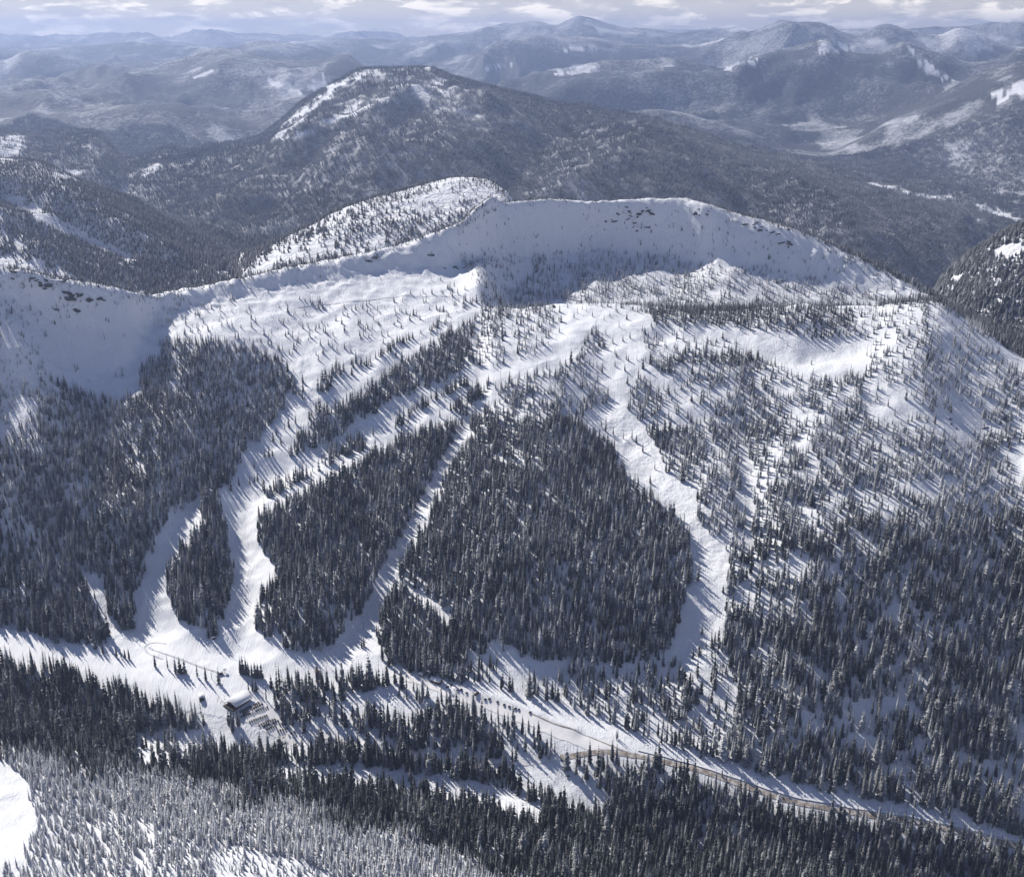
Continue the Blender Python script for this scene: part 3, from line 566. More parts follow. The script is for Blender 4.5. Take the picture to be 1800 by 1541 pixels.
# ------------------------------------------------------------------ ground: one sheet cut into the hills it shows
def far_forest(x, y):
    """share of the ground under trees beyond the ridge, 0..1"""
    z = ground(x, y); px, py = project(x, y, z); r = np.hypot(x, y)
    f = 0.97 + 0.2*fbm(x, y, 1400, 3, 0.55, 31)
    lam = np.where(r > 9000, 1.0, 0.0)
    f = f - np.where(r > 9000, .12, .18)*smooth01(0.45, 0.8, fbm(x, y, 520, 4, 0.6, 32)) - 0.32*lam*smooth01(0.50, 0.70, fbm(x, y, 1300, 4, 0.6, 33))
    # wind-scoured, thinly treed summits
    f = f - np.where(r < 9000, .42, .22)*smooth01(-330, -120, z - ZC + 60*fbm(x, y, 700, 3, 0.5, 34))*(r > 5600)
    f = f - .38*((r > 6300) & (r < 7700) & (px > 470) & (px < 1000) & (py < 215))*smooth01(-.1, .5, fbm(x + .5*y, y*.4, 150, 3, .6, 46))
    hump = (r > 2700) & (r < 3900) & (px > 420) & (px < 960)
    f = np.where(hump, 0.40 + 0.5*fbm(x, y, 160, 3, 0.5, 35), f)
    back = (r < 3100) & (py < 560)
    f = np.where(back & ~hump, 0.25 + 0.3*fbm(x, y, 120, 3, 0.5, 36), f)
    f = np.where((r < 3000) & (px > 1480), 0.9, f)
    f = np.where((r < 4000) & (px > 1560) & (r > 2600), 0.98 + 0.3*fbm(x, y, 150, 3, .5, 37), f)
    jl = np.where(r < 9000, 7.0, 5.5); jx = px + jl*np.where(r < 9000, fbm(x, y, 90, 3, 0.6, 38), fbm(x, y, 420, 3, 0.65, 38)); jy = py + 0.35*jl*fbm(x, y, 200, 3, 0.6, 39)
    for poly in FAR_OPEN:
        bx = [p[0] for p in poly]; by = [p[1] for p in poly]
        idx = np.where((jx > min(bx)) & (jx < max(bx)) & (jy > min(by)) & (jy < max(by)))[0]
        if len(idx):
            hit = idx[inpoly(jx[idx], jy[idx], poly)]; rag = np.where(r[hit] > 9000, fbm(x[hit], y[hit], 260, 3, .6, 45), fbm(x[hit], y[hit], 90, 3, .6, 45))
            f[hit] = np.where(rag > -.22, 0.03, np.minimum(f[hit], .75))
    return np.clip(f, 0, 1)

PXg, PYg = project(GX, GY, Z + ZC)
ROUGH = np.full(Z.shape, 0.55); ROCK = np.zeros(Z.shape); MOG = np.zeros(Z.shape)
nf = GR < 2950
idx = np.where(nf.ravel())[0]; pxr, pyr = PXg.ravel()[idx], PYg.ravel()[idx]
for poly, v in [(A([(1690,180),(1280,380),(890,600),(600,780),(380,900),(90,1140),(-60,1541),(290,1545),(560,1390),(890,1200),(1270,1010),(1660,900),(1900,620)]), .10),
                ([(357,868),(253,1018),(238,1106),(190,1134),(-40,1095),(-40,1165),(300,1245),(505,1280),(700,1200),(507,1142),(449,1069),(489,1017),(452,905),(470,850),(420,830)], .06),
                (B([(260,165),(950,235),(840,480),(610,740),(0,920),(0,810),(430,600),(480,310)]), .10)]:
    m = inpoly(pxr, pyr, poly); ROUGH.ravel()[idx[m]] = v
m = inpoly(pxr, pyr, C([(80,150),(340,140),(510,440),(700,570),(868,900),(868,1060),(700,900),(645,800),(440,590),(80,220)])); MOG.ravel()[idx[m]] = 1.0
m = inpoly(pxr, pyr, D([(-20,380),(750,395),(835,560),(400,665),(0,500)])); ROUGH.ravel()[idx[m]] = 0.8
ROCK = head * smooth01(0.0, 0.5, fbm(GX, GY, 150, 2, 0.5, 41)) * 0.82
FOREST = np.zeros(Z.shape); fi = np.where((GR > 2200).ravel())[0]
FOREST.ravel()[fi] = far_forest(GX.ravel()[fi], GY.ravel()[fi]) * np.interp(GR.ravel()[fi], [3900, 5000, 9000, 10200], [.25, .75, .85, 1])

BAND = np.zeros(Z.shape, np.int8)
BAND[GR > KR[I_CREEK][:, None]] = 1
BAND[GR > (KR[I_CREST] + 130)[:, None]] = 2
BAND[GR > 8300] = 3
VID = np.arange(NA*NR).reshape(NA, NR)
quads = np.stack([VID[:-1, :-1], VID[1:, :-1], VID[1:, 1:], VID[:-1, 1:]], -1)[:, :, ::-1]
qband = BAND[:-1, :-1]
co_all = np.stack([GX, GY, Z + ZC], -1).reshape(-1, 3)
for k, (nm, mt, lab, cat) in enumerate([
        ('foreground_slope', 'snow', 'snowy near hillside under the frosted trees along the bottom of the view', 'slope'),
        ('ski_mountain', 'snow', 'snow-covered ski mountain with cleared runs below a corniced ridge', 'mountain'),
        ('forested_mountain', 'far', 'hazy forested mountain and side valleys just behind the corniced ridge', 'mountain'),
        ('distant_mountains', 'far', 'blue hazy ranges reaching to the horizon under the clouds', 'mountains')]):
    q = quads[qband == k]
    used, inv = np.unique(q, return_inverse=True)
    me = mesh_np(nm, co_all[used], inv.reshape(q.shape), M[mt])
    for an, src in ((('rough', ROUGH), ('rock', ROCK), ('mogul', MOG)) if mt == 'snow' else (('forest', FOREST),)):
        a = me.attributes.new(an, 'FLOAT', 'POINT'); a.data.foreach_set('value', src.ravel()[used].astype(np.float32))
    tag(obj(nm, me), lab, cat, kind='structure')
print('relief', Z.min(), Z.max())
ZMIN = float(Z.min()) + ZC; ZMAX = float(Z.max()) + ZC

# ------------------------------------------------------------------ conifers
def conifer(seed, width=0.11, whorls=17, per=7, bare=0.05, droop=0.5, ragged=0.35):
    """a spire of drooping branch sprays, 1 m high; returns (trunk verts, faces), (crown verts, faces)"""
    rs = random.Random(seed)
    tv, tf = [], []
    for i in range(5):
        a = i*2*math.pi/5; tv.append((0.011*math.cos(a), 0.011*math.sin(a), -0.06))
    tv.append((0, 0, 0.97)); tf = [(i, (i+1) % 5, 5) for i in range(5)]
    cv, cf = [], []
    for w in range(whorls):
        t = (w + rs.uniform(-.25, .25)) / (whorls - 1); t = min(max(t, 0), 1)
        h = bare + (0.97 - bare) * t
        rad = width * ((1 - t)**0.8 * 0.93 + 0.05) * (0.75 + 0.25*min(1, t*7))
        off = rs.uniform(0, 6.28)
        for k in range(per if t < .75 else max(4, per-2)):
            a = off + k*2*math.pi/per + rs.uniform(-.3, .3)
            L_ = rad * (1 + rs.uniform(-ragged, ragged))
            hw = 0.50*L_ + 0.006
            dz = -droop * L_ * rs.uniform(.8, 1.3)
            ca, sa = math.cos(a), math.sin(a)
            h0 = h + 0.022; m = 0.55
            b = len(cv)
            cv += [(0.0, 0.0, h0 + 0.01), (ca*L_*m - sa*hw, sa*L_*m + ca*hw, h0 + dz*m*0.8 - 0.006), (ca*L_, sa*L_, h0 + dz), (ca*L_*m + sa*hw, sa*L_*m - ca*hw, h0 + dz*m*0.8 - 0.006), (ca*L_*m, sa*L_*m, h0 + dz*m*0.45 + 0.006)]
            cf += [(b, b+1, b+4), (b+1, b+2, b+4), (b+2, b+3, b+4), (b+3, b, b+4)]
    return (tv, tf), (cv, cf)
FORMS = [dict(seed=1, width=.092), dict(seed=2, width=.064, whorls=18, per=6), dict(seed=3, width=.118, droop=.6, ragged=.5), dict(seed=4, width=.082, whorls=15, ragged=.7),
         dict(seed=5, width=.045, whorls=12, per=4, bare=.16, ragged=.8), dict(seed=6, width=.145, whorls=13, droop=.42, ragged=.5)]
lib = bpy.data.collections.new('tree_library')          # sources for the forest's copies, not part of the scene itself
TRUNKS, CROWNS = [], []
def tri_mesh(name, v, f, mats, split=None):
    me = bpy.data.meshes.new(name); me.from_pydata(v, [], f)
    for m_ in mats: me.materials.append(m_)
    if split is not None:
        for p in me.polygons: p.material_index = 1 if p.index < split else 0
    me.update(); return me
for i, kw in enumerate(FORMS):
    (tv, tf), (cv, cf) = conifer(**kw)
    TRUNKS.append(tri_mesh('trunk', tv, tf, [M['bark']])); CROWNS.append(tri_mesh('crown', cv, cf, [M['needles']]))
    v = tv + cv; f = tf + [tuple(k+len(tv) for k in q) for q in cf]
    o = bpy.data.objects.new('form_%02d' % i, tri_mesh('form', v, f, [M['needles'], M['bark']], split=len(tf))); lib.objects.link(o)
NFORM = len(FORMS)
# far stands: a patch of small trees, 60 m wide, heights about 1 unit = 1 m
NPATCH = 4
for i in range(NPATCH):
    rs = random.Random(100+i); v, f = [], []
    for k in range(22):
        x, y = rs.uniform(-22, 22), rs.uniform(-22, 22); h = rs.uniform(9, 21); w = h*rs.uniform(.11, .17); a0 = rs.uniform(0, 6)
        b = len(v)
        for lv, (z0, z1, s) in enumerate(((0.02, .62, 1.0), (.42, 1.0, .62))):
            b = len(v)
            for q in range(4): v.append((x+w*s*math.cos(a0+q*1.571+lv), y+w*s*math.sin(a0+q*1.571+lv), h*z0 - (5 if lv == 0 else 0)))
            v.append((x, y, h*z1)); f += [(b+q, b+(q+1) % 4, b+4) for q in range(4)]
    o = bpy.data.objects.new('form_%02d' % (NFORM+i), tri_mesh('patch', v, f, [M['needles']])); lib.objects.link(o)

def jitter_grid(r0, r1, cell, azlim=33.0):
    ext = r1
    xs = np.arange(-ext*math.sin(math.radians(azlim)), ext*math.sin(math.radians(azlim)), cell); ys = np.arange(r0*math.cos(math.radians(azlim)), r1, cell)
    x, y = np.meshgrid(xs, ys); x = x.ravel(); y = y.ravel()
    x = x + rng.uniform(-.5, .5, x.shape)*cell; y = y + rng.uniform(-.5, .5, y.shape)*cell
    r = np.hypot(x, y); m = (r > r0) & (r < r1) & (np.abs(np.arctan2(x, y)) < math.radians(azlim))
    return x[m], y[m]

TX, TY, TZ, TH, TW, TF, TFORM = [], [], [], [], [], [], []
def put(x, y, z, h, w, frost, form):
    TX.append(x); TY.append(y); TZ.append(z); TH.append(h); TW.append(w); TF.append(frost); TFORM.append(form)
# near stands
CELL = 4.8
x, y = jitter_grid(820, 2950, CELL)
crest_r = np.interp(np.arctan2(x, y), AZ, KR[I_CREST])
m = np.hypot(x, y) < crest_r + 25
x, y = x[m], y[m]
den, fro, siz, z = survey(x, y)
clump = np.clip(1 + 0.95*fbm(x, y, 38, 2, 0.6, 51) + 0.5*fbm(x, y, 130, 2, 0.5, 52), 0.08, 2.4)
tuft = 2.4*smooth01(0.02, 0.42, fbm(x, y, 34, 2, 0.6, 54) + 0.25*fbm(x, y, 9, 1, .5, 55))
p = 1.5 * den * (CELL*CELL/100.0) * np.where(den > 1.4, 0.7+0.3*clump, np.where(den < .6, .25*clump + .75*tuft, clump))
keep = rng.uniform(0, 1, x.shape) < p
x, y, z, fro, siz, den = x[keep], y[keep], z[keep], fro[keep], siz[keep], den[keep]
zr = z - ZC
hh = np.interp(zr, [-980, -820, -700, -600, -520, -470, -380], [26.5, 25.5, 21, 17.5, 14, 10.5, 8]) * siz * np.clip(rng.normal(1.0, .30, x.shape), .32, 1.7)
fm = np.clip(fro + rng.normal(0, .12, x.shape) + 0.10*fbm(x, y, 80, 2, .5, 53), 0, 1)
form = rng.choice(NFORM, x.shape, p=[.24, .22, .16, .2, .09, .09])
ww = hh * rng.uniform(.85, 1.25, x.shape) * np.interp(hh, [6, 14, 25], [1.35, 1.12, 1.0])
NEAR = dict(x=x, y=y, z=z, h=hh, w=ww, f=fm, form=form, den=den)
# crest line trees
def crest_line(I, px0, px1, n, h, spread, frost):
    for k in range(n):
        px = rng.uniform(px0, px1); az, _ = pix_ray(px, 430)
        r = float(np.interp(az, AZ, KR[I])) + rng.normal(4, spread); xx, yy = r*math.sin(az), r*math.cos(az)
        hk = h*rng.uniform(.5, 1.4); put(xx, yy, float(ground(xx, yy)), hk, hk*1.3, frost+rng.normal(0, .1), int(rng.integers(0, 4)))
crest_line(I_CREST, 0, 900, 620, 7.0, 12, .42); crest_line(I_CREST, 880, 1500, 360, 6.0, 8, .35); crest_line(I_CREST, 1450, 1800, 420, 11, 18, .35)
# middle distance, tree by tree
CELL2 = 7.2
x, y = jitter_grid(2150, 4750, CELL2, 30)
cr_r = np.interp(np.arctan2(x, y), AZ, KR[I_CREST])
m = np.hypot(x, y) > cr_r + 20; x, y = x[m], y[m]
m = exposed(x, y, 15, 40); x, y = x[m], y[m]
ff = far_forest(x, y); k = rng.uniform(0, 1, x.shape) < ff*0.92*np.clip(1+.6*fbm(x, y, 60, 2, .6, 61), .1, 2)
x, y = x[k], y[k]; r = np.hypot(x, y)
hk = np.interp(ground(x, y) - ZC, [-1000, -700, -480, -380], [21, 18, 13, 9]) * np.clip(rng.normal(1, .22, x.shape), .5, 1.5)
for i in range(len(x)): pass
wide = np.where((np.degrees(np.arctan2(x, y)) > 16.5), 1.55, 1.0)
MIDT = dict(x=x, y=y, z=ground(x, y), h=hk, w=hk*wide*rng.uniform(1.5, 2.3, x.shape), f=np.clip(.24+.1*rng.normal(0, 1, x.shape), 0, 1), form=rng.choice(4, x.shape))
# far stands, patch by patch
CELL3 = 34.0
x, y = jitter_grid(4700, 9900, CELL3, 30)
m = exposed(x, y, 20, 120); x, y = x[m], y[m]
ff = far_forest(x, y); k = rng.uniform(0, 1, x.shape) < ff*1.02; x, y = x[k], y[k]
FART = dict(x=x, y=y, z=ground(x, y), h=rng.uniform(.75, 1.15, x.shape), w=rng.uniform(.85, 1.15, x.shape), f=np.clip(.46+.05*rng.normal(0, 1, x.shape)+.08*fbm(x, y, 900, 2, .5, 62), 0, 1),
            form=NFORM + rng.integers(0, NPATCH, x.shape))

# single trees standing out on the runs: (px, py of the foot, height m, label)
SINGLES = []
def singles(fn, lst, h, where):
    for a, b in lst: SINGLES.append((*fn([(a, b)])[0], h, where))
ident = lambda p: p
singles(A, [(485,705),(487,762),(485,818)], 21, 'upper')
singles(A, [(990,528),(1087,538),(885,742),(905,718),(1005,657),(575,872),(600,862)], 19, 'upper')
singles(A, [(440,973),(395,993),(370,1012),(315,1045),(295,1085),(345,1105),(240,1187),(268,1187),(290,1182)], 21, 'bend')
singles(A, [(172,1257),(145,1362),(175,1352),(195,1342),(75,1372),(22,1403)], 22, 'bend')
singles(A, [(940,1047),(1100,975),(1370,930)], 20, 'mid')
singles(B, [(580,245),(680,300),(732,262),(775,280),(645,345),(838,335),(960,370),(1020,335),(1115,445),(1195,362),(1155,590),(1232,560),(1050,610),(1072,722),(1190,780),(1212,800),(1300,790),(1390,800),(1072,850),(1175,900)], 15, 'top')
singles(C, [(465,447),(440,522),(720,1342),(175,215),(240,260),(295,282),(365,302),(400,352)], 20, 'gully')
singles(ident, [(273,1172),(295,1175),(309,1183),(317,1183),(325,1184),(347,1190),(362,1196),(385,1201)], 25, 'base')
singles(ident, [(205,1155),(213,1156),(220,1157),(227,1158),(168,1140),(181,1148)], 20, 'basewest')
singles(ident, [(423,1183),(427,1184),(433,1186),(437,1187),(443,1189),(449,1191),(454,1191),(460,1192)], 27, 'clump')
singles(ident, [(437,1213),(444,1214),(450,1215),(468,1230),(477,1209)], 21, 'lodge')
singles(ident, [(402,1272),(407,1274),(411,1275),(418,1276),(422,1276),(409,1286)], 27, 'lotside')
singles(ident, [(636,1138),(640,1136)], 18, 'diag')
ORD = 'first second third fourth fifth sixth seventh eighth ninth tenth eleventh twelfth thirteenth fourteenth fifteenth sixteenth seventeenth eighteenth nineteenth twentieth'.split()
LAB = dict(
    upper=('y', '%s from the top among the lone dark conifers on the upper ski run'),
    bend=('y', '%s from the top among the single conifers at the bend of the main run'),
    mid=('x', '%s from the left of the solitary conifers between the two middle runs'),
    top=('y', '%s from the top among the small conifers on the white chairlift summit slope'),
    gully=('y', '%s from the top among the lone conifers along the bumpy right-hand gully'),
    base=('x', '%s from the left in the tree row beside the curved snow track'),
    basewest=('x', '%s from the left of the little conifers below the narrow left run'),
    clump=('x', '%s spire from the left in the tight tree clump above the lodge'),
    lodge=('x', '%s from the left of the dark conifers behind the snow-roofed lodge'),
    lotside=('x', '%s from the left in the tree tuft between lodge and parked cars'),
    diag=('x', '%s from the left of the two thin trees below the diagonal run'))
GRP = dict(upper='lone trees on the upper run', bend='lone trees at the run bend', mid='lone trees between the middle runs', top='scattered trees near the chair summit', gully='lone trees by the mogul gully',
           base='row of trees at the hill base', basewest='small group under the narrow run', clump='clump above the lodge', lodge='trees behind the lodge', lotside='tuft beside the parking lot', diag='trees at the foot of the diagonal run')

def put_tree(x, y, z, h, w, frost, form, label, group):
    e = empty('conifer_tree', (x, y, z), random.uniform(0, 6.28)); e.scale = (w, w, h)
    t = obj('trunk', TRUNKS[form], e); c = obj('crown', CROWNS[form], e)
    e['frost'] = float(frost); c['frost'] = float(frost); t['frost'] = float(frost)
    tag(e, label, 'tree', group)
rank = {}
for key in LAB:
    for k, i in enumerate(sorted([i for i, q in enumerate(SINGLES) if q[3] == key], key=lambda i: SINGLES[i][1 if LAB[key][0] == 'y' else 0])): rank[i] = LAB[key][1] % ORD[k]
for i, (px, py, h, key) in enumerate(SINGLES):
    s = spot(px, py, rmax=3000); h *= random.uniform(.85, 1.12)
    put_tree(s.x, s.y, s.z, h, h*random.uniform(1.0, 1.25), random.uniform(.16, .30), random.choice([0, 0, 1, 2, 3]), rank[i], GRP[key])
# the largest of the stands in the photograph: individuals
px, py = project(NEAR['x'], NEAR['y'], NEAR['z']); hp = NEAR['h'] / np.hypot(NEAR['x'], NEAR['y'])
inside = (px > 10) & (px < 1790) & (py > 60) & (py < 1560)
order = np.argsort(-np.where(inside, hp, 0))[:300 - len(SINGLES)]
for i in order:
    if NEAR['f'][i] > .55: lab, grp = 'pale rime-coated conifer in the frosted stand along the bottom of the view', 'frosted foreground trees'
    elif py[i] < 1345: lab, grp = 'tall dark conifer in the valley stands around the lodge and road', 'tall valley trees'
    elif px[i] < 460: lab, grp = 'dark conifer in the open foreground stand at the lower left', 'foreground trees at lower left'
    elif px[i] > 950: lab, grp = 'tall dark conifer in the dense stand below the winding road', 'trees below the road'
    else: lab, grp = 'dark conifer on the creek bank between lodge and frosted foreground', 'creek bank trees'
    put_tree(NEAR['x'][i], NEAR['y'][i], NEAR['z'][i], NEAR['h'][i], NEAR['w'][i], NEAR['f'][i], int(NEAR['form'][i]), lab, grp)
rest = np.ones(len(NEAR['x']), bool); rest[order] = False
def cat3(k, a): return np.concatenate([NEAR[k][rest], np.array(a, float), MIDT[k], FART[k]])
X = cat3('x', TX); Y = cat3('y', TY); Zt = cat3('z', TZ); H = cat3('h', TH); Wd = cat3('w', TW); Fr = cat3('f', TF); Fo = cat3('form', TFORM).astype(np.int32)
npts = len(X)
LEAN = np.stack([rng.normal(0, .02, npts), rng.normal(0, .02, npts), rng.uniform(0, 6.28, npts)], -1)
pt = np.where(Fo >= NFORM)[0]     # far stands lie on the slope they grow on
dzx = (ground(X[pt]+25, Y[pt]) - ground(X[pt]-25, Y[pt]))/50; dzy = (ground(X[pt], Y[pt]+25) - ground(X[pt], Y[pt]-25))/50
LEAN[pt, 0] = np.arctan(dzy)*.95; LEAN[pt, 1] = -np.arctan(dzx)*.95; LEAN[pt, 2] = rng.uniform(-.2, .2, len(pt)) + 0*dzx
print('TREES near %d crest %d mid %d far patches %d' % (rest.sum(), len(TX), len(MIDT['x']), len(FART['x'])))
me = bpy.data.meshes.new('forest'); me.vertices.add(npts)
me.vertices.foreach_set('co', np.stack([X, Y, Zt], -1).astype(np.float32).ravel())
def pt_attr(name, typ, arr, field='value'):
    a = me.attributes.new(name, typ, 'POINT'); a.data.foreach_set(field, np.ascontiguousarray(arr).ravel())
pt_attr('frost', 'FLOAT', Fr.astype(np.float32)); pt_attr('form', 'INT', Fo)
pt_attr('size', 'FLOAT_VECTOR', np.stack([Wd, Wd, H], -1).astype(np.float32), 'vector')
pt_attr('turn', 'FLOAT_VECTOR', LEAN.astype(np.float32), 'vector')
forest = obj('forest', me); tag(forest, 'snow-dusted conifer forest covering the slopes between and beyond the ski runs', 'forest', kind='stuff')
gn = bpy.data.node_groups.new('forest_scatter', 'GeometryNodeTree')
gn.interface.new_socket('Geometry', in_out='INPUT', socket_type='NodeSocketGeometry'); gn.interface.new_socket('Geometry', in_out='OUTPUT', socket_type='NodeSocketGeometry')
gi = gn.nodes.new('NodeGroupInput'); go = gn.nodes.new('NodeGroupOutput')
iop = gn.nodes.new('GeometryNodeInstanceOnPoints'); ci = gn.nodes.new('GeometryNodeCollectionInfo')
ci.inputs['Collection'].default_value = lib; ci.inputs['Separate Children'].default_value = True; ci.inputs['Reset Children'].default_value = True
def named(n, typ):
    a = gn.nodes.new('GeometryNodeInputNamedAttribute'); a.data_type = typ; a.inputs['Name'].default_value = n; return a.outputs['Attribute']
gn.links.new(gi.outputs[0], iop.inputs['Points']); gn.links.new(ci.outputs[0], iop.inputs['Instance']); iop.inputs['Pick Instance'].default_value = True
gn.links.new(named('form', 'INT'), iop.inputs['Instance Index']); gn.links.new(named('size', 'FLOAT_VECTOR'), iop.inputs['Scale'])
e2r = gn.nodes.new('FunctionNodeEulerToRotation'); gn.links.new(named('turn', 'FLOAT_VECTOR'), e2r.inputs[0]); gn.links.new(e2r.outputs[0], iop.inputs['Rotation'])
gn.links.new(iop.outputs[0], go.inputs[0])
forest.modifiers.new('scatter', 'NODES').node_group = gn

# ------------------------------------------------------------------ roads, lot and tracks: strips laid on the snow
def smooth_line(P, n):
    P = np.array(P, float); d = np.concatenate([[0], np.cumsum(np.hypot(*np.diff(P, axis=0).T))]); t = np.linspace(0, d[-1], n)
    return np.stack([pchip(d, P[:, 0], t), pchip(d, P[:, 1], t)], -1)
def strip(name, pix, width, mat, lift, label, cat, n=160, taper=None):
    P = smooth_line([place(Z, *p, rmax=3000) for p in pix], n)
    T = np.gradient(P, axis=0); T /= np.hypot(T[:, 0], T[:, 1])[:, None]; Nn = np.stack([-T[:, 1], T[:, 0]], -1)
    k = 5; rows = []; wob = 1 + .16*fbm(P[:, 0], P[:, 1], 14, 2, .6, 71) + .12*fbm(P[:, 0], P[:, 1], 60, 1, .5, 72)
    for j in range(k):
        o = (j/(k-1) - .5) * width * wob[:, None]; Q = P + Nn*o
        if taper: Q = P + Nn*o*np.interp(np.linspace(0, 1, n), taper[0], taper[1])[:, None]
        rows.append(np.stack([Q[:, 0], Q[:, 1], ground(Q[:, 0], Q[:, 1]) + lift], -1))
    co = np.stack(rows, 1).reshape(-1, 3); ids = np.arange(n*k).reshape(n, k)
    f = np.stack([ids[:-1, :-1], ids[:-1, 1:], ids[1:, 1:], ids[1:, :-1]], -1).reshape(-1, 4)
    me = mesh_np(name, co, f, mat); me.update()
    if me.polygons[0].normal.z < 0: me.flip_normals()
    return tag(obj(name, me), label, cat, kind='structure')
ROADPX = [(985,1332),(1004,1329),(1040,1323),(1071,1322),(1110,1327),(1152,1335),(1221,1351),(1263,1365),(1317,1384),(1400,1410),(1500,1428),(1583,1440),(1667,1457),(1733,1473),(1800,1491),(1900,1512)]
strip('road', ROADPX, 7.5, M['road'], .55, 'sanded brown road winding along the valley and off the right edge', 'road', 260)
strip('lodge_road', [(545,1288),(560,1292),(610,1302),(680,1320),(745,1330),(801,1336),(868,1338),(912,1340),(960,1335),(992,1331)], 7.0, M['lot'], .5, 'snow-covered access road from the lodge lot through the trees', 'road', 120)
strip('parking_road', [(690,1180),(730,1190),(765,1203),(800,1217),(870,1240),(940,1268),(1000,1292),(1050,1310),(1085,1322)], 20, M['lot'], .45, 'wide packed-snow parking road below the roadside shed', 'road', 140)
strip('road_ruts', [(935,1255),(980,1274),(1030,1293),(1075,1311),(1110,1325)], 1.6, M['road'], .8, 'thin dark rut along the upper edge of the parking road', 'track', 90)
strip('parking_lot', [(438,1240),(455,1252),(480,1270),(505,1288),(530,1302)], 44, M['lot'], .4, 'packed snow parking lot in front of the lodge', 'parking lot', 60, taper=([0, .5, 1], [.9, .8, .5]))
strip('snow_track', [(292,1157),(278,1153),(262,1146),(254,1138),(258,1131),(272,1129),(287,1133),(262,1137),(270,1142),(300,1152),(330,1163),(360,1174),(383,1181)][7:], 2.6, M['track'], .5, 'straight groomer track running down to the lift terminal', 'track', 90)
strip('snow_track', [(287,1158),(270,1152),(257,1144),(254,1137),(262,1131),(276,1129),(292,1131)], 2.2, M['track'], .45, 'looping groomer track at the foot of the runs', 'track', 90)
strip('traverse_track', [(505,543),(560,535),(620,529),(680,523),(740,522),(800,520)], 2.4, M['roofsnow'], .5, 'pale traverse path cutting across the upper bowl', 'track', 120)
strip('road_bank', [(1120,1318),(1200,1338),(1290,1366),(1400,1401),(1500,1420),(1600,1435),(1700,1456),(1800,1482)], 3.0, M['roofsnow'], 1.3, 'ploughed snow bank along the upper side of the road', 'snow bank', 160)

# ------------------------------------------------------------------ buildings
def gable_house(name, loc, rz, w, l, eave, ridge, over, snow_t, label, cat='building', wall='wood', windows=()):
    e = empty(name, loc, rz); hw, hl = w/2, l/2
    bm = bmesh.new(); prism(bm, [(-hw,-2.5),(hw,-2.5),(hw,eave),(0,ridge),(-hw,eave)], -hl, hl); obj('wall', bm_mesh('wall', bm, M[wall]), e)
    o = hw + over; sl = (ridge-eave)/hw; ze = eave - over*sl
    bm = bmesh.new(); prism(bm, [(-o,ze+.06),(0,ridge+.06),(o,ze+.06),(o,ze+.36),(0,ridge+.40),(-o,ze+.36)], -hl-over, hl+over)
    rf = obj('roof', bm_mesh('roof', bm, M['darkwood']), e)
    bm = bmesh.new(); prof = []
    for k in range(13):
        u = -1 + 2*k/12; x = u*(o-.12); b = ze + .40 + (ridge-ze)*(1-abs(u)) ; rnd = math.sqrt(max(0, 1-abs(u)**5))
        prof.append((x, b + snow_t*rnd*(1 - .25*math.exp(-(u*4)**2))))
    low = [(o-.12, ze+.40), (0, ridge+.44), (-o+.12, ze+.40)]
    prism(bm, (prof + low)[::-1], -hl-over+.15, hl+over-.15)
    bmesh.ops.bevel(bm, geom=[ed for ed in bm.edges if ed.calc_length() < 3 and abs(ed.verts[0].co.y-ed.verts[1].co.y) < .01][:0], offset=.1)
    obj('roof_snow', bm_mesh('roof_snow', bm, M['roofsnow'], True), rf)
    for (side, u, z0, ww, hh_) in windows:
        bm = bmesh.new()
        if side == 'f': box(bm, u-ww/2, u+ww/2, -hl-.06, -hl+.05, z0, z0+hh_)
        elif side == 'r': box(bm, hw-.05, hw+.06, u-ww/2, u+ww/2, z0, z0+hh_)
        else: box(bm, -hw-.06, -hw+.05, u-ww/2, u+ww/2, z0, z0+hh_)
        obj('window', bm_mesh('window', bm, M['glass']), e)
    return tag(e, label, cat)
p = spot(420, 1233)
lodge = gable_house('ski_lodge', p, math.radians(-36), 17, 24, 3.4, 6.4, 2.6, 3.6, 'large lodge under a thick rounded snow roof beside the parked cars', wall='wood',
    windows=[('f', -5, .6, 3.2, 2.0), ('f', 0, .6, 3.2, 2.0), ('f', 5, .6, 3.2, 2.0), ('f', 0, 3.6, 2.4, 1.4)] + [('r', y_, .7, 2.4, 1.7) for y_ in (-10, -6, -2, 2, 6, 10)])
bm = bmesh.new(); box(bm, -10, 10, -18.5, -12.1, -2, .4); obj('deck', bm_mesh('deck', bm, M['darkwood']), lodge)
bm = bmesh.new(); box(bm, -4, 4, 0, 4.0, 0, 0.4); box(bm, 8.55, 10.2, -11.8, 11.8, 1.9, 2.1); obj('side_porch', bm_mesh('side_porch', bm, M['darkwood']), lodge)
p = spot(767, 1198); gable_house('roadside_shed', p, math.radians(62), 8, 15, 3.4, 5.8, .7, .9, 'small brown shed with pale snowy roof at the head of the parking road', windows=[('r', -4, 1.2, 1.6, 1.2), ('r', 2, 1.2, 1.6, 1.2), ('f', 0, 0.4, 2.4, 2.6)])
p = spot(741, 1187); gable_house('ticket_hut', p, math.radians(50), 5, 7, 2.6, 4.0, .5, .5, 'tiny dark hut just uphill of the roadside shed', wall='darkwood', windows=[('r', 0, 1, 1.6, 1.0)])
p = spot(354, 1226); gable_house('rental_hut', p, math.radians(20), 6, 12, 2.8, 4.2, .6, .8, 'low dark hut in front of the trees left of the lodge', wall='darkwood', windows=[('f', 0, 1, 1.6, 1.0), ('r', -3, 1, 1.6, 1), ('r', 3, 1, 1.6, 1)])
p = spot(927-128+2, 1327); gable_house('roadside_cabin', spot(700, 1331), math.radians(70), 5, 8, 2.6, 4.2, .5, .6, 'small cabin among trees beside the lower road', windows=[('r', 0, 1, 1.6, 1.0)])

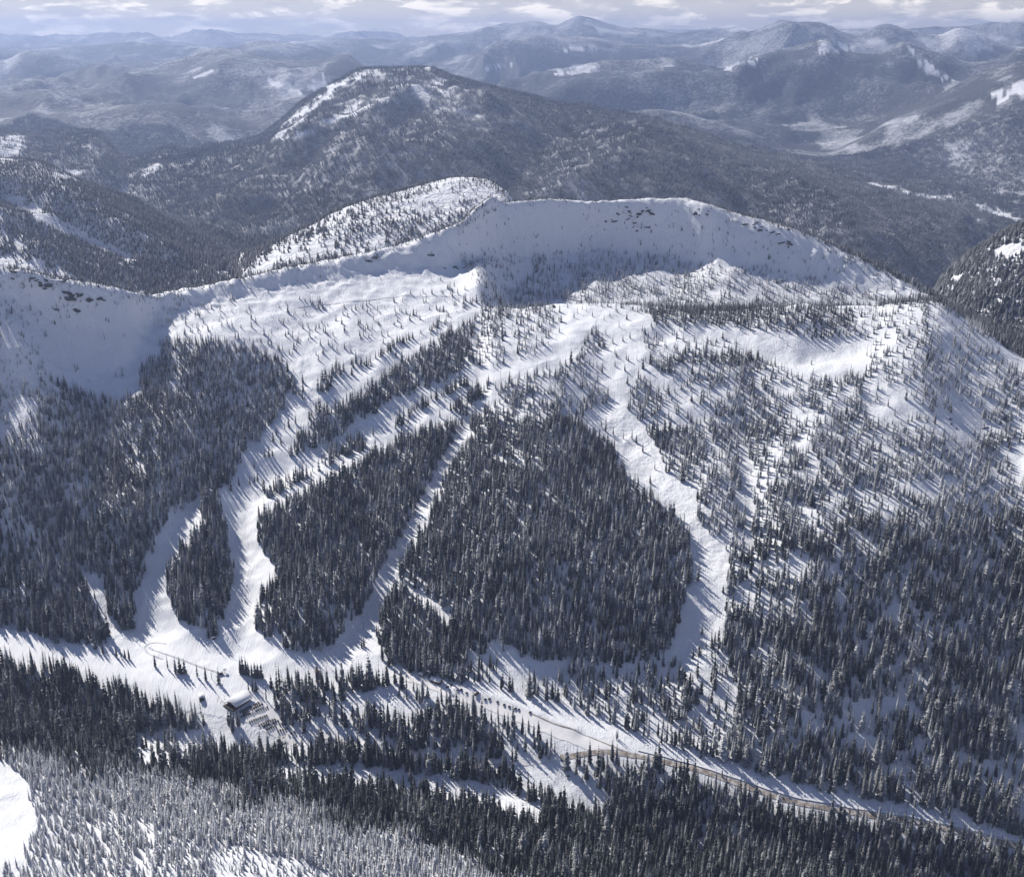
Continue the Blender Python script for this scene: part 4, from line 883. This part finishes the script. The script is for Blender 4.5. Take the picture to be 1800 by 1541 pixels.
def lift_terminal(px, py, rz, roofmat, label, s=1.0):
    p = spot(px, py); e = empty('lift_terminal', p, rz)
    bm = bmesh.new(); box(bm, -1.8*s, 1.8*s, -3*s, 3*s, -1, 2.7*s); obj('cabin', bm_mesh('cabin', bm, M['darkwood']), e)
    bm = bmesh.new(); prism(bm, [(-2.3*s,2.75*s),(2.3*s,2.75*s),(2.3*s,3.1*s),(0,3.9*s),(-2.3*s,3.1*s)], -3.5*s, 3.5*s); obj('roof', bm_mesh('roof', bm, M[roofmat]), e)
    bm = bmesh.new(); tube(bm, (0, 6*s, -1), (0, 6*s, 4.6*s), .35, .3); obj('mast', bm_mesh('mast', bm, M['steel']), e)
    bm = bmesh.new(); tube(bm, (0, 6*s, 4.2*s), (0, 6*s, 4.5*s), 2.4*s, 2.4*s, 20); w = obj('bull_wheel', bm_mesh('bull_wheel', bm, M['steel']), e)
    bm = bmesh.new(); tube(bm, (0, 6*s, 4.52*s), (0, 6*s, 4.8*s), .5, .5, 10); obj('hub', bm_mesh('hub', bm, M['tyre']), w)
    bm = bmesh.new(); box(bm, 2*s, 3.2*s, 1*s, 2.2*s, -1, 2.0*s); obj('operator_booth', bm_mesh('operator_booth', bm, M['wood']), e)
    tag(e, label, 'lift terminal', 'chairlift terminals')
lift_terminal(387, 1184, math.radians(-60), 'roofsnow', 'chairlift terminal with round wheel beside the groomer track', 1.1)
lift_terminal(376, 1121, math.radians(20), 'roofsnow', 'small lift terminal at the lower tip of the wooded island')
lift_terminal(557, 1184, math.radians(15), 'red', 'red-roofed chairlift terminal behind the valley trees', 1.2)
lift_terminal(973, 540, math.radians(10), 'darkwood', 'dark chairlift summit station on the bench crest', 1.2)
TOWERS = [(372,1192,12,'lift tower beside the lower chairlift terminal'), (463,1229,10,'lift tower on the snow just right of the lodge'), (575,1168,12,'lift tower just above the red-roofed terminal')]
ordw = ['lowest', 'second', 'third', 'fourth', 'fifth', 'topmost']
for k, (a_, b_) in enumerate([(640,1108),(683,1035),(722,962),(752,892),(786,815),(820,748)]): TOWERS.append((a_, b_, 13, ordw[k] + ' of the lift towers up the narrow diagonal run'))
TOWERS += [(880,664,12,'lift tower where the middle runs meet'), (930,610,12,'lift tower on the run below the summit station')]
bm = bmesh.new(); tube(bm, (0,0,-1), (0,0,1), .40, .26, 8); pole_me = bm_mesh('pole', bm, M['steel'], True)
bm = bmesh.new(); box(bm, -2.8, 2.8, -.16, .16, -.16, .16); arm_me = bm_mesh('crossarm', bm, M['steel'])
bm = bmesh.new(); box(bm, -.12, .12, -1.6, 1.6, -.35, -.05); shv_me = bm_mesh('sheave_train', bm, M['tyre'])
for px_, py_, h_, lab in TOWERS:
    p = spot(px_, py_); e = empty('lift_tower', p, math.radians(-28))
    o = obj('pole', pole_me, e); o.scale = (1, 1, h_)
    a_ = obj('crossarm', arm_me, e); a_.location = (0, 0, h_)
    for sx_ in (-2.6, 2.6): q = obj('sheave_train', shv_me, a_); q.location = (sx_, 0, .6)
    tag(e, lab, 'lift tower', 'chairlift towers')

tops = [spot(a_, b_) + Vector((0, 0, 13.4)) for a_, b_ in [(557,1184),(640,1108),(683,1035),(722,962),(752,892),(786,815),(820,748),(880,664),(930,610),(973,540)]]
tops[0].z -= 8; tops[-1].z -= 8
bm = bmesh.new()
for sx_ in (-2.6, 2.6):
    off = Vector((math.cos(math.radians(-28))*sx_, math.sin(math.radians(-28))*sx_, 0))
    for p0_, p1_ in zip(tops[:-1], tops[1:]): tube(bm, p0_+off, p1_+off, .09, .09, 4)
tag(obj('lift_cable', bm_mesh('lift_cable', bm, M['tyre'])), 'thin haul cable strung over the towers up the diagonal run', 'cable')

# ------------------------------------------------------------------ cars
def car_meshes(kind):
    prof = {'car': [(-2.2,.35),(2.2,.35),(2.25,.75),(1.35,.95),(.55,1.42),(-1.2,1.45),(-1.9,1.0),(-2.25,.9)],
            'van': [(-2.4,.4),(2.4,.4),(2.45,.95),(1.6,1.15),(1.0,1.80),(-2.25,1.85),(-2.45,1.1)],
            'truck': [(-2.7,.5),(2.6,.5),(2.65,1.0),(1.5,1.15),(.9,1.78),(-.6,1.80),(-.75,1.15),(-2.7,1.12)],
            'bus': [(-4.6,.45),(4.6,.45),(4.7,1.3),(4.35,2.9),(-4.6,2.95),(-4.7,1.2)]}[kind]
    hwid = 1.25 if kind == 'bus' else .92
    bm = bmesh.new(); prism(bm, [(x_, z_) for x_, z_ in prof][::-1], -hwid, hwid)
    bmesh.ops.bevel(bm, geom=list(bm.edges), offset=.09, segments=1, affect='EDGES')
    body = bpy.data.meshes.new('body'); bm.normal_update(); bm.to_mesh(body); bm.free()
    win = {'car': [(1.2,1.0),(.5,1.36),(-1.15,1.38),(-1.75,1.02)], 'van': [(1.5,1.2),(.95,1.70),(-2.15,1.74),(-2.2,1.2)], 'truck': [(1.4,1.2),(.85,1.7),(-.55,1.72),(-.6,1.2)], 'bus': [(4.4,1.5),(4.2,2.4),(-4.4,2.4),(-4.4,1.5)]}[kind]
    bm = bmesh.new(); prism(bm, win[::-1], -hwid-.012, hwid+.012); w = bm_mesh('windows', bm, M['glass'])
    xs = {'car': (1.4,-1.4), 'van': (1.55,-1.55), 'truck': (1.7,-1.7), 'bus': (3.0,-3.0)}[kind]; r = .34 if kind != 'bus' else .48
    bm = bmesh.new(); tube(bm, (0,-.12,0), (0,.12,0), r, r, 12); wh = bm_mesh('wheel', bm, M['tyre'])
    return body, w, wh, [(x_, s_*(hwid-.1), r) for x_ in xs for s_ in (1, -1)]
CARKIND = {k: car_meshes(k) for k in ('car', 'van', 'truck', 'bus')}
PAINT = {'black': (.015,.015,.017), 'dark grey': (.05,.052,.055), 'dark blue': (.02,.03,.075), 'dark red': (.13,.018,.016), 'dark green': (.02,.045,.03), 'silver': (.35,.36,.37), 'white': (.7,.7,.7), 'brown': (.09,.055,.035)}
PM = {k: plain('paint_'+k.replace(' ', '_'), v, .35, .2, var=.06) for k, v in PAINT.items()}
BODY = {}
def car(x_, y_, rz, kind, colour, label, group, name=None):
    e = empty({'car': 'parked_car', 'van': 'parked_van', 'truck': 'parked_pickup', 'bus': 'parked_bus'}[kind], (x_, y_, float(ground(x_, y_)) + .55), rz)
    if (kind, colour) not in BODY:
        b_ = CARKIND[kind][0].copy(); b_.materials.append(PM[colour]); BODY[kind, colour] = b_
    body = obj('body', BODY[kind, colour], e); obj('windows', CARKIND[kind][1], body)
    for c_ in CARKIND[kind][3]: w_ = obj('wheel', CARKIND[kind][2], e); w_.location = c_
    tag(e, label, {'car': 'car', 'van': 'van', 'truck': 'pickup', 'bus': 'bus'}[kind], group)
L4 = lambda a_, b_: (380 + a_/11.25, 1200 + b_/11.25)
ROWS = [((480,585),(840,405)), ((545,612),(905,432)), ((500,682),(1010,490)), ((590,718),(990,575)), ((665,782),(1040,650)), ((735,812),(1060,690)), ((855,850),(1160,732)), ((950,868),(1220,765)), ((1005,930),(1300,820)), ((1090,940),(1345,862)), ((1225,970),(1410,908)), ((1290,1000),(1450,945)), ((1430,1030),(1550,985))]
rown = ['first', 'first', 'second', 'second', 'third', 'third', 'fourth', 'fourth', 'fifth', 'fifth', 'sixth', 'sixth', 'last']
rc = random.Random(77); cols = ['black', 'dark grey', 'dark blue', 'dark red', 'dark green', 'silver', 'white', 'brown']
for k, (a_, b_) in enumerate(ROWS):
    if k in (3, 5, 9, 11): continue
    p0 = np.array(place(Z, *L4(*a_))); p1 = np.array(place(Z, *L4(*b_))); d = p1 - p0; n = int(np.hypot(*d) / 2.75); ang = math.atan2(d[1], d[0]) + math.pi/2
    for i in range(n + 1):
        if rc.random() < .08: continue
        q = p0 + d*(i/max(n, 1)); c_ = rc.choices(cols, [9,8,4,1,1,1.5,1,1])[0]; kd = rc.choices(['car', 'van', 'truck'], [5, 4, 3])[0]
        word = {'car': 'car', 'van': 'tall wagon', 'truck': 'pickup'}[kd]
        side = 'lodge side' if k % 2 == 0 else 'creek side'
        car(q[0], q[1], ang + (math.pi if rc.random() < .5 else 0) + rc.uniform(-.05, .05), kd, c_, '%s %s on the %s of the %s parked row from the lodge' % (c_, word, side, rown[k]), 'cars parked in the lot by the lodge')
FZ = lambda a_, b_: (440 + a_/3.6, 1130 + b_/3.6)
ROADCARS = [((1248,280),'truck','black'),((1272,268),'van','dark grey'),((1312,300),'car','dark blue'),((1334,298),'van','black'),((1368,318),'car','dark grey'),((1432,328),'bus','brown'),((1486,360),'van','dark blue'),((1512,357),'truck','dark grey'),((1564,375),'car','black'),((1606,394),'van','dark grey'),((1638,405),'car','black'),((1676,418),'truck','dark blue'),((1698,424),'car','dark grey'),((1770,442),'truck','brown')]
on = ['first', 'second', 'third', 'fourth', 'fifth', 'sixth', 'seventh', 'eighth', 'ninth', 'tenth', 'eleventh', 'twelfth', 'thirteenth', 'last']
for k, (q, kd, c_) in enumerate(ROADCARS):
    x_, y_ = place(Z, *FZ(*q)); car(x_, y_, math.radians(55) + rc.uniform(-.1, .1), kd, c_, '%s %s, %s in the line of vehicles below the roadside shed' % (c_, {'car': 'car', 'van': 'wagon', 'truck': 'pickup', 'bus': 'bus'}[kd], on[k]), 'vehicles parked along the parking road')
x_, y_ = place(Z, 998, 1365); car(x_, y_, .3, 'van', 'dark grey', 'grey wagon parked alone in the clearing below the road bend', 'vehicles below the road')
x_, y_ = place(Z, 1050, 1382); car(x_, y_, 1.9, 'truck', 'dark red', 'dark red pickup at the end of the clearing track', 'vehicles below the road')

# ------------------------------------------------------------------ skiers
def person_mesh(lean, spread):
    me = bpy.data.meshes.new('person')
    v = [(0,0,.92),(0,lean*.3,1.2),(0,lean*.5,1.42),(0,lean*.62,1.54),(0,lean*.7,1.68),
         (.1,0,.86),(.12+spread,.05,.47),(.12+spread,-.02,.08),(.12+spread,.14,.04),(-.1,0,.86),(-.12-spread,.05,.47),(-.12-spread,-.02,.08),(-.12-spread,.14,.04),
         (.2,lean*.48,1.40),(.30,lean*.5+.05,1.13),(.26,lean*.5+.28,1.0),(-.2,lean*.48,1.40),(-.30,lean*.5+.05,1.13),(-.26,lean*.5+.28,1.0)]
    ed = [(0,1),(1,2),(2,3),(3,4),(0,5),(5,6),(6,7),(7,8),(0,9),(9,10),(10,11),(11,12),(2,13),(13,14),(14,15),(2,16),(16,17),(17,18)]
    rad = [.17,.17,.18,.07,.12,.11,.085,.07,.06,.11,.085,.07,.06,.085,.065,.05,.085,.065,.05]
    me.from_pydata(v, ed, []); o = bpy.data.objects.new('person_tmp', me); COL.objects.link(o)
    sk = o.modifiers.new('skin', 'SKIN')
    if not me.skin_vertices: me.skin_vertices.new() if hasattr(me.skin_vertices, 'new') else None
    if me.skin_vertices:
        for i_, r_ in enumerate(rad): me.skin_vertices[0].data[i_].radius = (r_, r_)
        me.skin_vertices[0].data[0].use_root = True
    ss = o.modifiers.new('sub', 'SUBSURF'); ss.levels = 1; ss.render_levels = 1
    dg = bpy.context.evaluated_depsgraph_get(); out_ = bpy.data.meshes.new_from_object(o.evaluated_get(dg))
    bpy.data.objects.remove(o); out_.name = 'person'; return out_
PEOPLE = [person_mesh(.1, .02), person_mesh(.45, .08)]
CLOTH = {'black': plain('cloth_black', (.02,.02,.025)), 'red': plain('cloth_red', (.3,.03,.03)), 'blue': plain('cloth_blue', (.03,.06,.2)), 'orange': plain('cloth_orange', (.4,.12,.02))}
PM2 = {}
def person(px_, py_, k, c_, label, group, skis=False):
    if (k, c_) not in PM2:
        m_ = PEOPLE[k].copy(); m_.materials.clear(); m_.materials.append(CLOTH[c_]); PM2[k, c_] = m_
    o = obj('person', PM2[k, c_]); o.location = spot(px_, py_) + Vector((0, 0, .05)); o.rotation_euler = (0, 0, rc.uniform(0, 6.28)); o.scale = (1.05, 1.05, 1.05)
    if skis:
        bm = bmesh.new(); box(bm, .08, .18, -.8, .9, -.02, .03); box(bm, -.18, -.08, -.8, .9, -.02, .03)
        for vv in bm.verts:
            if vv.co.y > .8: vv.co.z += .08
        obj('skis', bm_mesh('skis', bm, M['tyre']), o)
    tag(o, label, 'person', group)
for k in range(16):
    a_, b_ = rc.uniform(20, 185), rc.uniform(255, 400); c_ = rc.choice(list(CLOTH))
    person(*L4(a_, b_), rc.randint(0, 1), c_, 'person in %s standing in the crowd left of the lodge' % c_, 'people outside the lodge')
for k, (a_, b_, c_, w_) in enumerate([(423,1099,'black','main run above the base'),(410,1128,'red','wide snow at the foot of the island'),(450,1160,'blue','base slope above the tree clump'),(480,1147,'black','base slope near the right-hand stand'),(745,770-5,'black','strip between the middle runs'),(338,1212,'red','flat snow left of the lodge'),(268,1142,'black','looping track at the hill base')]):
    person(a_, b_, 1, c_, 'skier in %s on the %s' % (c_, w_), 'skiers on the runs', True)

# ------------------------------------------------------------------ rock outcrops on the headwalls
def rock_mesh(seed):
    rs = random.Random(seed); bm = bmesh.new(); bmesh.ops.create_icosphere(bm, subdivisions=2, radius=1)
    for v_ in bm.verts:
        f_ = 1 + rs.uniform(-.28, .28); v_.co = Vector((v_.co.x*f_, v_.co.y*f_*.6, v_.co.z*f_*.55))
    return bm_mesh('rock', bm, M['rock'])
ROCKS = [rock_mesh(k) for k in range(5)]
def rocks(poly_pts, n, smin, smax, label, group):
    for k in range(n):
        a_, b_ = poly_pts[rc.randrange(len(poly_pts))]; s_ = 2.0*rc.uniform(smin, smax)
        p_ = spot(a_ + rc.gauss(0, 9), b_ + rc.gauss(0, 5), rmax=3000); o = obj('rock_outcrop', ROCKS[k % 5]); o.location = p_; o.scale = (s_*rc.uniform(1, 2.4), s_, s_*rc.uniform(.7, 1.2)); o.rotation_euler = (rc.uniform(-.3, .3), rc.uniform(-.4, .4), rc.uniform(-.6, .6))
        tag(o, label, 'rock', group)
rocks([(1095,375),(1112,377),(1138,374)], 14, 1.2, 2.8, 'dark rock in the band under the rounded summit crest', 'rocks under the summit')
rocks([(1115,398),(1130,401),(1137,396),(1075,390)], 12, .8, 2.0, 'small dark rock scattered below the summit rock band', 'rocks below the band')
rocks([(1225,372),(1247,374),(1300,394),(1322,396),(1358,405),(1385,424),(1370,411)], 20, .9, 2.4, 'dark rock poking through snow along the sloping right crest', 'rocks along the right crest')
rocks([(24,486),(58,494),(75,498),(115,510),(128,520),(98,500),(120,545),(170,525)], 26, 1.2, 3.4, 'dark cliff rock under the crest at the far left', 'rocks under the left crest')
rocks([(740,442),(760,446),(790,462),(795,470),(655,452)], 14, 1.0, 2.6, 'dark rock on the shaded headwall above the upper bowl', 'rocks above the bowl')
rocks([(1668,745),(1680,735),(1725,762)], 6, .8, 1.8, 'small rock in the snowy hollow on the right slope', 'rocks in the right hollow')

# ------------------------------------------------------------------ haze
bm = bmesh.new(); box(bm, -25500, 25500, -500, 36800, ZMIN - 1.5, max(ZMAX, ZC) + 60)
hm = bpy.data.materials.new('haze_air'); hm.use_nodes = True; t = hm.node_tree; t.nodes.clear()
o_ = N(t, 'ShaderNodeOutputMaterial'); pv = N(t, 'ShaderNodeVolumePrincipled')
pv.inputs['Color'].default_value = (0.45, 0.575, 0.90, 1); pv.inputs['Density'].default_value = 4.4e-5; pv.inputs['Anisotropy'].default_value = 0.35
t.links.new(pv.outputs[0], o_.inputs['Volume'])
hz = obj('haze', bm_mesh('haze', bm, hm)); tag(hz, 'thin blue winter haze filling the valleys', 'haze', kind='stuff')
